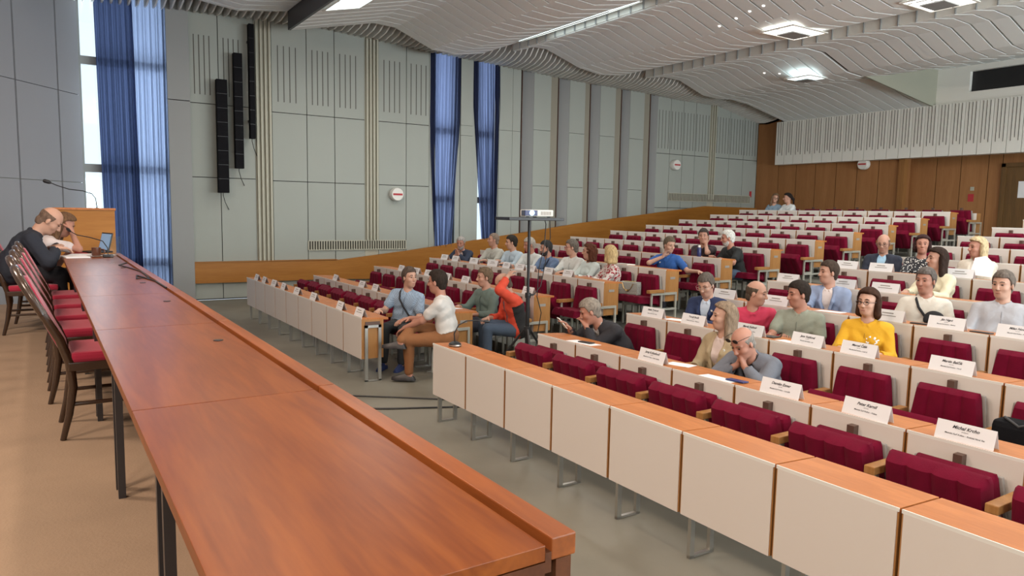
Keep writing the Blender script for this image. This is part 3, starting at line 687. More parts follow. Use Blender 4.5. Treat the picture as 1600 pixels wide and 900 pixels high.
tag(MB().tube([(1.35, 13.0, .01), (1.55, 11.9, .01), (1.8, 10.9, .01), (1.95, 10.1, .01), (2.05, 9.5, .01), (2.0, 9.0, .01), (2.2, 8.4, .01), (2.5, 7.9, .01), (2.45, 7.4, .01), (2.25, 7.2, .01), (2.35, 6.9, .01), (2.9, 6.6, .01), (3.6, 6.3, .01), (4.2, 6.4, .01), (4.6, 6.7, .01)], .009, 6).build('floor_cable', M['black'], smooth=True), 'long black cable winding along the floor beside the left desks', 'cable')
tag(MB().tube([(1.9, 7.5, .01), (2.3, 7.4, .01), (2.7, 7.3, .01), (3.1, 7.0, .01), (3.6, 6.6, .01), (4.2, 6.3, .01), (4.7, 6.6, .012)], .008, 6).build('floor_cable', M['black'], smooth=True), 'second shorter black cable crossing the aisle floor', 'cable')
# conference microphone on the first desk of the right block
t = empty('conference_microphone', (3.17, 5.83, .745), 'black conference microphone unit on the first desk beside the aisle', 'microphone')
MB().lathe([(.055, 0), (.06, .012), (.055, .03), (.03, .045)], (0, 0, 0), 24).build('base', M['black'], t, smooth=True)
MB().lathe([(.061, .010), (.062, .016), (.061, .022)], (0, 0, 0), 24).build('base_ring', M['chrome'], t, smooth=True)
MB().tube([(0, 0, .03), (-.01, -.0, .12), (.03, -.01, .20), (.10, -.03, .235), (.19, -.06, .24), (.26, -.08, .23)], .006, 8).build('gooseneck', M['black'], t, smooth=True)
MB().tube([(.255, -.08, .231), (.29, -.09, .226), (.31, -.095, .222)], [.009, .014, .009], 12).build('microphone_head', M['black'], t, smooth=True)

# ------------------------------------------------------------------ projector on its stand in the aisle
t = empty('projector_stand', (4.77, 7.0, 0), 'tall black tripod stand carrying the projector in the aisle', 'stand')
MB().tube([(0, 0, .30), (0, 0, 1.05)], .024, 12).build('lower_tube', M['black'], t, smooth=True)
MB().tube([(0, 0, 1.0), (0, 0, 1.90)], .017, 12).build('upper_tube', M['black'], t, smooth=True)
MB().lathe([(.034, -.03), (.036, 0), (.034, .03)], (0, 0, 1.02), 16).box(.02, .07, -.012, .012, 1.01, 1.035).build('height_clamp', M['black'], t)
MB().lathe([(.04, -.05), (.045, 0), (.04, .05)], (0, 0, .60), 16).box(-.06, -.02, -.012, .012, .56, .59).build('leg_hub', M['black'], t)
for i in range(3):
    a = 2*PI*i/3+2.2; dx, dy = math.cos(a), math.sin(a)
    l = MB().tube([(dx*.03, dy*.03, .62), (dx*.50, dy*.50, .015)], .014, 8).build('leg', M['black'], t, smooth=True)
    MB().tube([(dx*.02, dy*.02, .30), (dx*.26, dy*.26, .32)], .008, 6).build('brace', M['black'], l)
R = Matrix.Rotation(math.radians(-8), 4, 'Z')
MB().box(-.35, .35, -.20, .20, 1.895, 1.93, M4=R).build('top_plate', M['black'], t, bevel=.006)
t = empty('projector', (4.87, 7.0, 1.93), 'white projector with lit lens on the black stand', 'projector'); t.rotation_euler = (0, 0, math.radians(-20))
MB().box(-.17, .17, -.12, .12, .012, .088).build('housing', M['white'], t, bevel=.012)
MB().box(-.172, -.02, -.124, .05, .02, .082).build('front_panel', M['navy'], t, bevel=.006)
MB().lathe([(.022, 0), (.030, -.012), (.028, -.016)], (-.09, -.122, .052), 20, 'y').build('lens', M['lens'], t, smooth=True)
b = MB()
for i in range(7): b.box(.02+.018*i, .03+.018*i, -.122, -.118, .03, .07)
b.build('vent_slots', M['shell'], t); MB().box(-.14, -.11, -.09, -.06, 0, .012).box(.11, .14, -.09, -.06, 0, .012).box(-.02, .02, .07, .1, 0, .012).build('feet', M['black'], t)
tag(MB().tube([(5.0, 7.03, 1.93), (5.05, 7.06, 1.85), (5.02, 7.04, 1.6), (4.93, 7.02, 1.3), (4.90, 7.0, 1.0), (4.98, 7.02, .8), (4.92, 7.0, .55), (4.85, 6.97, .2), (4.8, 6.9, .02)], .006, 6).build('projector_cable', M['black'], smooth=True), 'black cable hanging from the projector in a loop beside the pole', 'cable')
tag(MB().tube([(5.06, 7.0, 1.92), (5.09, 7.02, 1.7), (5.0, 7.0, 1.35), (4.95, 7.0, 1.12), (4.85, 7.0, 1.02)], .005, 6).build('projector_cable', M['black'], smooth=True), 'thin second cable hanging from the projector to the clamp', 'cable')
# ------------------------------------------------------------------ name cards and things on the desks
CARDS = {('L', 1): [12.77, 12.27, 11.68, 11.14, 10.45, 9.69, 8.64, 7.99], ('L', 2): [12.23, 10.99, 10.44], ('L', 3): [12.14, 11.51, 11.04, 10.37, 9.76, 8.04],
 ('L', 4): [12.75, 12.3, 11.59, 10.93, 10.47, 10.06, 9.73, 9.24, 8.74], ('R', 2): [4.41, 3.14, 2.51, 1.93], ('R', 3): [5.66, 5.08, 4.39, 3.78, 3.31, 2.6],
 ('R', 4): [5.73, 5.02, 3.77, 3.24, 2.68], ('R', 5): [5.76, 5.01, 4.5], ('R', 6): [5.73, 5.26, 4.3]}
TXT = {('R', 2, 3): ('Michal Krcho', 'poslanec', 'Mestská časť Košice – Košická Nová Ves'), ('R', 2, 2): ('Peter Karniš', 'starosta', 'Mestská časť Košice – Krásna'), ('R', 2, 1): ('Damián Exner', 'starosta', 'Mestská časť Košice – Lorinčík'),
 ('R', 2, 0): ('Juraj Krištofovič', 'poslanec', 'Mestská časť Košice – Vyšné Opátske'), ('R', 3, 5): ('Martin Balčík', 'starosta', 'Mestská časť Košice – Pereš'), ('R', 3, 4): ('Marcel Čižik', 'starosta', 'Mestská časť Košice – Luník IX'),
 ('R', 3, 3): ('Jana Vojtková', 'starosta', 'Mestská časť Košice – Juh'), ('R', 3, 0): ('Beáta Trnková', 'starosta', 'Mestská časť Košice – Šaca'), ('R', 3, 1): ('Tomáš Boďa', 'starosta', 'Mestská časť Košice – Ťahanovce'), ('R', 3, 2): ('Marek Kažimír', 'poslanec', 'Mestská časť Košice – Barca'),
 ('R', 4, 3): ('Ján Nigut', 'poslanec', 'Mestská časť Košice – Myslava'), ('R', 4, 4): ('Milan Novák', 'starosta', 'Mestská časť Košice – Poľov')}
def text_mesh(body, size, shear=0, bold=0):
    cu = bpy.data.curves.new('printed_text', 'FONT'); cu.body = body; cu.size = size; cu.shear = shear; cu.offset = bold; cu.align_x = 'CENTER'; cu.resolution_u = 2
    o = bpy.data.objects.new('tmp_text', cu); COL.objects.link(o); dg = bpy.context.evaluated_depsgraph_get(); me = bpy.data.meshes.new_from_object(o.evaluated_get(dg)); bpy.data.objects.remove(o); me.materials.clear(); me.materials.append(M['ink']); return me
cardP = {}
def card(big, key, loc, label, group):
    w_, hh = (.31, .105) if big else (.25, .10); d = .034 if big else .036
    if big not in cardP:
        b = MB(); t_ = .0012
        b.prism([(-d, 0), (-d+t_, 0), (0, hh-.001), (0, hh)], 'y', -w_/2, w_/2); b.prism([(d, 0), (d-t_, 0), (0, hh-.001), (0, hh)], 'y', -w_/2, w_/2); cardP[big] = b.mesh('name_card', M['paper'])
    r = empty('name_card', loc, label, 'name card', group); r.rotation_euler = (0, 0, random.uniform(-.06, .06))
    put('folded_paper', cardP[big], r)
    ang = math.atan2(hh, d); t = TXT.get(key)
    def place_text(me, h, name):
        o = put(name, me, r); x = -d+d*(h/hh)-.0012
        o.matrix_local = Matrix(((0, math.cos(ang), -math.sin(ang), x), (-1, 0, 0, 0), (0, math.sin(ang), math.cos(ang), h), (0, 0, 0, 1)))
    if t:
        for body, sz, hgt, sh, bo in ((t[0], .026, .070, .35, .0006), (t[1], .010, .056, 0, 0), (t[2], .0125, .036, .25, .0002)):
            place_text(text_mesh(body, sz, sh, bo), hgt, 'printed_text')
    else:
        if ('lines', big) not in cardP:
            b = MB(); b.box(-.058, .052, .012, .022, 0, .0004); b.box(-.08, .08, -.012, -.005, 0, .0004); cardP[('lines', big)] = b.mesh('printed_lines', M['shell'])
        place_text(cardP[('lines', big)], hh*.55, 'printed_lines')
for (side, k), ys in CARDS.items():
    for i, y in enumerate(ys):
        big = (side == 'R' and k in (2, 3, 4, 5, 6)) or (side == 'L' and k == 4 and i in (2, 3))
        n_ = int((y-7.85)/UL)+1 if side == 'L' else int((6.05-y)/UR)+1
        card(big, (side, k, i), (XR[k]+.045, y, TR[k]+.7505), 'white folded name card, %s row of the %s block, %s from the aisle' % (ORD[k], BL[side], ORD[len(ys)-i] if side == 'L' else ORD[i+1]), 'name cards on the desks')
def on_desk(side, k, y, dx=.18): return (XR[k]+dx, y, TR[k]+.7515-dx*.052)
def slab(name, lab, cat, loc, sx, sy, sz, m, rz=0, bev=.002, group=None):
    o = MB().box(-sx/2, sx/2, -sy/2, sy/2, 0, sz).build(name, M[m] if isinstance(m, str) else m, bevel=bev, loc=loc); o.rotation_euler = (0, .05, rz); return tag(o, lab, cat, group)
slab('document', 'white sheet on the desk in front of the man in the dark jacket', 'paper', on_desk('R', 2, 5.42, .10), .15, .34, .002, 'paper', .1, 0)
slab('mobile_phone', 'black phone lying on the sheet before the man in the dark jacket', 'phone', (XR[2]+.12, 5.40, .7505), .075, .15, .008, 'black', .2)
slab('document', 'white sheet half under the blue phone on the second row', 'paper', on_desk('R', 2, 3.72, .07), .12, .30, .002, 'paper', .05, 0)
slab('mobile_phone', 'blue phone lying in front of the man with sunglasses on his head', 'phone', (XR[2]+.11, 3.58, .7515), .075, .155, .009, mat('blue_phone', (.02, .04, .16), .3), .1)
slab('document', 'bluish sheet lying right of the first name card in the second row', 'paper', on_desk('R', 2, 4.28, .20), .16, .28, .002, 'paper', .3, 0)
slab('document', 'white sheet in front of the man in the sage polo shirt', 'paper', on_desk('R', 3, 3.98, .08), .12, .24, .002, 'paper', -.1, 0)
slab('tablet', 'dark tablet lying on the desk beside the pink-shirted man', 'tablet', on_desk('R', 3, 4.30, .16), .16, .22, .009, 'black', .2)
slab('document', 'white document under the hands of the man in the navy suit', 'paper', on_desk('R', 3, 5.42, .18), .20, .28, .003, 'paper', .3, 0)
slab('mobile_phone', 'black phone with keys before the man with the sling bag', 'phone', on_desk('R', 4, 3.52, .12), .08, .14, .012, 'black', .2)
slab('mobile_phone', 'black phone before the broad man in the pale grey shirt', 'phone', on_desk('R', 4, 2.98, .10), .08, .16, .010, 'black', .0)
slab('document', 'white sheet beside the man in the light blue-grey blazer', 'paper', on_desk('R', 4, 4.45, .16), .18, .26, .003, 'paper', .2, 0)
slab('document', 'white sheet on the second row before the man in the green shirt', 'paper', on_desk('L', 2, 8.22, .14), .20, .28, .002, 'paper', .3, 0)
slab('notebook', 'white notebook lying on the fifth row left of the man in royal blue', 'notebook', on_desk('L', 5, 8.95, .14), .20, .30, .018, 'white', .1)
o = MB().prism([(-.10, -.11), (.12, -.09), (.09, .12), (-.02, .15), (-.12, .05)], 'x', 0, .004).build('document', M['paper'], loc=(XR[6]+.26, 4.16, TR[6]+.87)); o.rotation_euler = (0, .35, .3); tag(o, 'white papers held upright by the blonde woman in cream', 'paper')
t = empty('water_bottle', (XR[6]+.10, 8.42, TR[6]+.746), 'dark blue bottle standing before the white-haired man', 'bottle')
MB().lathe([(.034, 0), (.036, .01), (.036, .13), (.030, .155)], (0, 0, 0), 20).build('bottle_body', M['navy'], t, smooth=True); MB().lathe([(.022, .155), (.022, .185), (.018, .19)], (0, 0, 0), 16).build('cap', M['white'], t, smooth=True)
t = empty('folded_glasses', (XR[1]+.20, 8.35, .745), 'dark folded glasses on the front desk of the left block', 'glasses')
b = MB()
for s in (1, -1): b.tube([(0+.022*math.cos(a), s*.032+.026*math.sin(a), .012) for a in np.linspace(0, 2*PI, 13)], .003, 6, cap=False)
b.tube([(.01, -.055, .012), (.06, .04, .004)], .003, 6); b.build('glasses_frame', M['black'], t)
# the woven handbag on the lowered aisle seat
t = empty('handbag', (XR[5]-.27, 8.34, TR[4]+.475), 'grey woven handbag with gold chain standing on a lowered seat', 'handbag'); t.rotation_euler = (0, 0, .25)
MB().box(-.06, .06, -.17, .17, 0, .19).build('bag_body', M['tweed'], t, bevel=.025); MB().prism([(-.066, .19), (-.066, .07), (-.058, .07), (-.05, .195), (.05, .2), (.05, .19)], 'y', -.165, .165).build('flap', M['tweed'], t)
MB().tube([(-.07, -.10, .18), (-.08, -.06, .10), (-.082, 0, .06), (-.08, .06, .10), (-.07, .10, .18), (0, .10, .205), (0, -.10, .205)], .006, 6).build('chain', M['gold'], t); MB().box(-.078, -.066, -.02, .02, .06, .085).build('clasp', M['gold'], t)
t = empty('black_handbag', (XR[3]-.30, 1.98, .47), 'black handbag on a seat at the right picture edge', 'handbag')
MB().box(-.09, .09, -.16, .16, 0, .26).build('bag_body', M['black_soft'], t, bevel=.04); MB().tube([(0, -.10, .25), (-.06, -.09, .28), (-.08, 0, .24), (-.06, .09, .28), (0, .10, .25)], .010, 8).build('handle', M['black'], t, smooth=True)
# ------------------------------------------------------------------ people: one signed-distance body each, clothing and hair over it
def V3(*a): return np.array(a, float)
def unit(v): v = np.asarray(v, float); return v/max(1e-9, np.linalg.norm(v))
def rotz(v, a): c, s = math.cos(a), math.sin(a); return V3(c*v[0]-s*v[1], s*v[0]+c*v[1], v[2])
def skel(S):
    """joints in the sitter's own frame: x forward, y left, z up, hip over the origin"""
    r = math.radians; lean = r(S.get('lean', 8)); side = r(S.get('side', 0)); tw = r(S.get('twist', 0))
    J = {}; hip = V3(0, 0, .545)
    d1 = unit((math.sin(lean*.7), math.sin(side*.7), math.cos(lean*.7))); d2 = unit((math.sin(lean), math.sin(side), math.cos(lean))); d3 = unit((math.sin(lean*1.15), math.sin(side), math.cos(lean*1.15)))
    J['hip'] = hip; J['waist'] = hip+.145*d1; J['chest'] = J['waist']+.157*d2; J['neck'] = J['chest']+.157*d3
    lat = rotz(unit(np.cross((0, 0, 1), (1, 0, 0))*1.0), 0); lat = V3(0, 1, 0)-d3*np.dot(V3(0, 1, 0), d3); lat = rotz(unit(lat), tw)
    J['lat'] = lat; J['up'] = d3
    sw = S.get('sw', .172)
    for s, n in ((1, 'L'), (-1, 'R')): J['sh'+n] = J['neck']-.060*d3+lat*s*sw+V3(math.cos(tw), math.sin(tw), 0)*S.get('shf', .0)
    hy, hp, hr = r(S.get('hyaw', 0)), r(S.get('hpitch', 5)), r(S.get('hroll', 0))
    nd = unit(d3*.75+V3(0, 0, .5)+.35*V3(math.sin(hp)*math.cos(hy), math.sin(hp)*math.sin(hy), 0))
    J['headbase'] = J['neck']+.097*nd
    f = V3(math.cos(hy)*math.cos(hp), math.sin(hy)*math.cos(hp), -math.sin(hp)); l0 = V3(-math.sin(hy), math.cos(hy), 0); u = np.cross(f, l0)
    l = math.cos(hr)*l0+math.sin(hr)*u; u = np.cross(f, l)
    J['hf'], J['hl'], J['hu'] = f, l, u
    J['head'] = J['headbase']+u*.092+f*.020
    for s, n in ((1, 'L'), (-1, 'R')):
        k = S.get('knee'+n, (.43, s*.12, .52)); a = S.get('ankle'+n, (.46, s*.12, .09))
        J['hipj'+n] = hip+V3(0.02, s*.085, -.02); J['knee'+n] = V3(*k); J['ankle'+n] = V3(*a)
        wtgt = V3(*S.get('hand'+n, (.47, s*.13, .80))); sh = J['sh'+n]; L1, L2 = .285, .255
        if S.get('rel'+n): wtgt = J['head']+f*wtgt[0]+l*wtgt[1]+u*wtgt[2]
        v = wtgt-sh; D = np.linalg.norm(v)
        if D > L1+L2-.01: wtgt = sh+v/D*(L1+L2-.01); v = wtgt-sh; D = np.linalg.norm(v)
        D = max(D, .12); a_ = (L1*L1-L2*L2+D*D)/(2*D); hgt = math.sqrt(max(0, L1*L1-a_*a_))
        pole = V3(*S.get('pole'+n, (-.25, s*.45, -.9))); e = unit(v); pole = unit(pole-e*np.dot(pole, e))
        J['el'+n] = sh+e*a_+pole*hgt; J['wr'+n] = wtgt
        hd = S.get('hd'+n); fd = unit(J['wr'+n]-J['el'+n])
        J['hd'+n] = unit(hd) if hd is not None else unit(fd+V3(0, 0, -.25 if wtgt[2] < .9 else 0))
        pn = V3(*S.get('pn'+n, (0, 0, -1))); J['pn'+n] = unit(pn-J['hd'+n]*np.dot(pn, J['hd'+n]))
    return J
PEOPLE = [
 # name, (side,row), head pixel used only by the offline fit lives elsewhere; here: style
 dict(id='p1', row=1, yaw=45, hyaw=55, hpitch=2, lean=4, side=8, handR=(.42, -.20, .78), handL=(.34, .12, .66), top='shirt', sleeve='short', c=(.20, .27, .36), hair='short', hc=(.10, .075, .06), pants=(.03, .035, .04), pat='plaid', hem=.05,
      label='man in a blue-grey short-sleeved shirt turning to his neighbour in the front row', strap=(1, (.02, .02, .025)), kneeL=(.42, .14, .54), kneeR=(.42, -.12, .54)),
 dict(id='p2', row=1, yaw=-38, hyaw=-12, hpitch=6, lean=12, handL=(.56, .06, .60), handR=(.46, -.02, .74), top='shirt', sleeve='short', c=(.60, .58, .56), hair='short', hc=(.035, .025, .02), pants=(.25, .105, .040), hem=.055,
      label='man in a white shirt and brown trousers with crossed leg in the front row', kneeL=(.44, .15, .50), ankleL=(.44, .12, .10), kneeR=(.40, -.02, .66), ankleR=(.52, .24, .50)),
 dict(id='p3', row=2, yaw=10, hyaw=-22, hpitch=4, lean=2, handR=(.44, -.12, .79), handL=(.34, .12, .70), top='shirt', sleeve='long', c=(.12, .17, .155), hair='short', hc=(.16, .11, .07), pants=(.05, .06, .09),
      label='man in a grey-green long-sleeved shirt beside the man in the red and black jacket'),
 dict(id='p4', row=2, yaw=-15, hyaw=-18, hpitch=28, lean=16, relL=1, handL=(-.10, .10, .06), poleL=(.8, .5, -.3), hdL=(-.5, -.3, .5), handR=(.38, -.10, .68), top='vest', sleeve='long', c=(.62, .065, .03), c2=(.015, .015, .017), hair='ring', hc=(.12, .09, .07), pants=(.06, .09, .14),
      label='balding man in a bright red and black jacket holding the back of his head', kneeL=(.45, .10, .56), kneeR=(.45, -.10, .60)),
 dict(id='p5', row=4, yaw=25, hyaw=15, hpitch=14, lean=22, handL=(.34, .03, .90), handR=(.34, -.03, .90), poleL=(0, 1, -.6), poleR=(0, -1, -.6), sw=.185, hdL=(.1, -.2, 1), hdR=(.1, .2, 1), top='jacket', sleeve='long', c=(.02, .03, .06), c2=(.62, .5, .48), hair='short', hc=(.42, .40, .38), beard=(.45, .43, .42), pants=(.03, .03, .04),
      label='grey-bearded man in a dark navy jacket beside the wooden band'),
 dict(id='p6', row=4, yaw=15, hyaw=-35, hpitch=0, lean=4, top='shirt', sleeve='long', c=(.42, .42, .38), hair='buzz', hc=(.25, .19, .15), pants=(.04, .04, .05), label='smiling man with cropped hair in a pale grey shirt, right of the grey-bearded man'),
 dict(id='p7', row=4, yaw=15, hyaw=-40, hpitch=8, lean=4, top='shirt', sleeve='long', c=(.42, .52, .60), hair='short', hc=(.035, .03, .025), pants=(.04, .04, .05), handR=(.40, -.05, .84), label='dark-haired man in a light blue shirt left of the projector pole'),
 dict(id='p8', row=4, yaw=15, hyaw=-20, hpitch=14, lean=6, top='shirt', sleeve='long', c=(.58, .62, .62), hair='short', hc=(.42, .38, .33), pants=(.04, .04, .05), label='man with pale hair in a white shirt directly behind the projector pole'),
 dict(id='p9', row=4, yaw=10, hyaw=-25, hpitch=10, lean=8, top='shirt', sleeve='long', c=(.13, .20, .34), hair='short', hc=(.04, .04, .04), pants=(.04, .04, .05), beard=(.06, .05, .05), strap=(1, (.02, .03, .06)), label='man in a mid-blue shirt with dark braces right of the projector pole'),
 dict(id='p10', row=4, yaw=15, hyaw=-45, hpitch=6, lean=2, top='shirt', sleeve='long', c=(.60, .62, .60), hair='short', hc=(.15, .13, .11), pants=(.04, .04, .05), glasses=(.25, .03, .03), label='man with red-framed glasses in a white shirt in the fourth row'),
 dict(id='p11', row=4, yaw=0, hyaw=-35, hpitch=2, lean=4, sw=.15, top='shirt', sleeve='long', c=(.55, .63, .62), hair='curly', hc=(.10, .035, .02), pants=(.04, .04, .05), female=1, label='woman with curly auburn hair in a pale top beside the blonde woman'),
 dict(id='p12', row=4, yaw=-20, hyaw=-75, hpitch=4, lean=6, sw=.17, top='shirt', sleeve='long', c=(.6, .55, .52), pat='zebra', hair='bob', hc=(.55, .40, .20), pants=(.04, .04, .05), female=1, label='blonde woman in a red and white patterned blouse, her face turned away'),
 dict(id='p13', row=5, yaw=20, hyaw=60, hpitch=16, lean=10, handR=(.26, .0, .98), relR=0, poleR=(.2, -1, -.5), hdR=(.1, .5, .8), handL=(.18, .62, .76), poleL=(-.2, .3, -1), top='shirt', sleeve='short', c=(.025, .10, .34), hair='short', hc=(.13, .10, .07), pants=(.02, .02, .03), badge=1,
      label='man in a royal blue short-sleeved shirt covering his mouth with one hand'),
 dict(id='p14', row=6, yaw=20, hyaw=15, hpitch=4, lean=18, relL=1, handL=(.06, .055, -.13), poleL=(.6, .6, -.8), hdL=(-.1, -.1, 1), handR=(.46, .05, .80), top='shirt', sleeve='short', c=(.035, .022, .028), hair='short', hc=(.06, .05, .045), pants=(.04, .04, .05),
      label='man in a dark plum t-shirt resting his chin on his hand'),
 dict(id='p15', row=6, yaw=-10, hyaw=-28, hpitch=12, lean=20, handL=(.42, .05, .80), handR=(.45, -.1, .82), poleL=(-.1, 1, -.5), top='shirt', sleeve='short', c=(.012, .014, .015), hair='short', hc=(.70, .70, .66), beard=(.5, .48, .45), pants=(.06, .09, .15), headband=1,
      label='white-haired man in a black t-shirt and jeans leaning on the aisle desk'),
 dict(id='p16', row=12, yaw=15, hyaw=35, hpitch=6, hroll=-12, lean=10, sw=.15, top='shirt', sleeve='long', c=(.20, .28, .36), hair='long', hc=(.20, .13, .08), pants=(.04, .05, .07), female=1, glasses=(.02, .02, .02), label='woman in a denim-blue shirt sitting in the very last row'),
 dict(id='p17', row=12, yaw=-5, hyaw=-40, hpitch=4, lean=8, sw=.15, top='shirt', sleeve='long', c=(.62, .66, .68), hair='pony', hc=(.02, .015, .015), pants=(.04, .05, .07), female=1, label='dark-haired woman with a ponytail in white in the very last row'),
 dict(id='p18', row=2, yaw=-5, hyaw=-28, hpitch=24, lean=42, shf=-.02, handR=(.60, -.12, .86), poleR=(0, -.5, -1), hdR=(.5, -.1, .6), relL=1, handL=(.10, .03, -.13), poleL=(.5, .4, -1), hdL=(.1, -.6, .6), sw=.215, fat=1.3, top='jacket', sleeve='long', c=(.018, .017, .022), c2=(.45, .43, .42), hair='short', hc=(.28, .24, .20), pants=(.02, .02, .025), phone=1,
      label='grey-haired man in a dark jacket leaning on the desk and holding a phone'),
 dict(id='p19', row=2, yaw=5, hyaw=-36, hpitch=0, lean=2, sw=.155, handR=(.40, -.06, .74), handL=(.36, .1, .70), top='jacket', sleeve='long', c=(.36, .28, .17), c2=(.6, .5, .47), hair='long', hc=(.27, .195, .135), pants=(.3, .3, .3), female=1, tied=1, badge=1, label='woman in a beige jacket with streaked hair, in left profile'),
 dict(id='p20', row=2, yaw=12, hyaw=-12, hpitch=34, lean=38, relL=1, relR=1, handL=(.115, .035, -.155), handR=(.115, -.035, -.155), poleL=(.3, 1, -.7), poleR=(.3, -1, -.7), hdL=(.0, -.35, .95), hdR=(.0, .35, .95), pnL=(0, -1, -.3), pnR=(0, 1, -.3), sw=.18, top='jacket', sleeve='long', c=(.14, .15, .18), c2=(.014, .013, .015), hair='ring', hc=(.30, .27, .24), pants=(.03, .03, .04), sunglasses=1,
      label='man in a grey jacket with sunglasses on his head and fingertips pressed together'),
 dict(id='p21', row=3, yaw=20, hyaw=-4, hpitch=24, lean=8, handL=(.40, .06, .76), handR=(.42, -.06, .76), top='jacket', sleeve='long', c=(.015, .028, .085), c2=(.52, .62, .75), hair='short', hc=(.12, .10, .085), pants=(.02, .03, .06), glasses=(.35, .3, .25), badge=1, label='man in a navy suit and glasses looking down at his papers'),
 dict(id='p22', row=3, yaw=42, hyaw=68, hpitch=10, lean=20, side=-4, handR=(.48, -.10, .79), handL=(.38, .30, .76), sw=.185, fat=1.12, top='shirt', sleeve='long', c=(.50, .035, .085), hair='ring', hc=(.10, .075, .055), pants=(.03, .03, .04), label='balding man in a bright pink shirt turned to the man beside him'),
 dict(id='p23', row=3, yaw=18, hyaw=-42, hpitch=8, lean=2, handR=(.46, -.16, .79), handL=(.36, .16, .72), sw=.18, fat=1.12, top='shirt', sleeve='short', c=(.24, .26, .21), hair='short', hc=(.028, .02, .016), pants=(.03, .03, .04), label='dark-haired man in a sage green polo shirt, in left profile'),
 dict(id='p24', row=3, yaw=20, hyaw=-14, hpitch=2, lean=4, sw=.165, fat=1.12, handR=(.46, -.14, .79), handL=(.40, .16, .76), top='shirt', sleeve='long', c=(.62, .33, .012), hair='bob', hc=(.055, .025, .015), pants=(.03, .03, .04), female=1, glasses=(.04, .03, .03), pat='print', label='woman with glasses in a mustard yellow shirt in the third row'),
 dict(id='p25', row=4, yaw=22, hyaw=-46, hpitch=2, lean=2, top='jacket', sleeve='long', c=(.22, .27, .40), c2=(.66, .58, .56), hair='short', hc=(.06, .04, .03), pants=(.05, .06, .09), handL=(.36, .12, .72), label='man in a light blue-grey blazer over a pale shirt in the fourth row'),
 dict(id='p26', row=4, yaw=28, hyaw=-26, hpitch=4, lean=-2, sw=.18, fat=1.1, handR=(.30, -.24, .66), handL=(.34, .18, .68), top='shirt', sleeve='short', c=(.64, .60, .53), hair='short', hc=(.14, .12, .11), pants=(.05, .06, .09), sling=1, label='man in a white t-shirt with a small black bag slung across his chest'),
 dict(id='p27', row=4, yaw=22, hyaw=-22, hpitch=4, lean=-2, sw=.19, fat=1.25, handR=(.36, -.22, .72), handL=(.34, .2, .7), top='shirt', sleeve='long', c=(.40, .40, .43), hair='short', hc=(.16, .13, .11), pants=(.05, .06, .09), label='broad man in a pale grey shirt at the right picture edge'),
 dict(id='p28', row=6, yaw=18, hyaw=2, hpitch=14, lean=0, sw=.18, top='jacket', sleeve='long', c=(.02, .025, .045), c2=(.38, .60, .80), hair='ring', hc=(.20, .16, .12), pants=(.02, .02, .04), glasses=(.02, .02, .02), handR=(.34, -.1, .7), handL=(.34, .1, .7), label='bald man in a dark suit and light blue shirt with heavy glasses'),
 dict(id='p29', row=6, yaw=22, hyaw=6, hpitch=-2, lean=4, sw=.155, top='shirt', sleeve='long', c=(.02, .02, .025), pat='dots', hair='bobshort', hc=(.05, .025, .025), pants=(.02, .02, .03), female=1, label='short-haired woman in a black and white patterned blouse beside the bald man'),
 dict(id='p30', row=5, yaw=0, hyaw=-33, hpitch=2, lean=2, sw=.15, top='shirt', sleeve='long', c=(.62, .56, .40), hair='long', hc=(.035, .02, .015), pants=(.2, .2, .2), female=1, tied=1, label='woman in cream with smooth dark brown hair, in left profile'),
 dict(id='p31', row=6, yaw=10, hyaw=-40, hpitch=4, lean=0, sw=.155, top='jacket', sleeve='long', c=(.56, .50, .42), c2=(.6, .55, .5), hair='long', hc=(.60, .47, .28), pants=(.4, .38, .3), female=1, handR=(.36, -.06, .76), handL=(.38, .06, .76), label='long-haired blonde woman in a cream blazer holding papers'),
 dict(id='s1', row='s', yaw=180, hyaw=-6, hpitch=42, lean=34, sw=.19, handR=(.42, -.10, .80), handL=(.36, .18, .78), poleR=(-.2, -.8, -.7), hdR=(1, .3, -.1), top='jacket', sleeve='long', c=(.012, .016, .028), c2=(.6, .6, .62), hair='ring', hc=(.18, .12, .09), pants=(.012, .014, .022), label='bald man in a dark navy suit writing at the podium table'),
 dict(id='s2', row='s', yaw=180, hyaw=-14, hpitch=30, lean=32, sw=.155, relR=1, handR=(.09, -.06, .0), poleR=(.5, -.4, -.8), hdR=(-.2, .2, .9), handL=(.40, .1, .80), top='shirt', sleeve='short', c=(.62, .55, .55), hair='long', hc=(.16, .09, .05), pants=(.02, .02, .03), female=1, label='woman in a white top at the podium table with her hand on her forehead'),
]
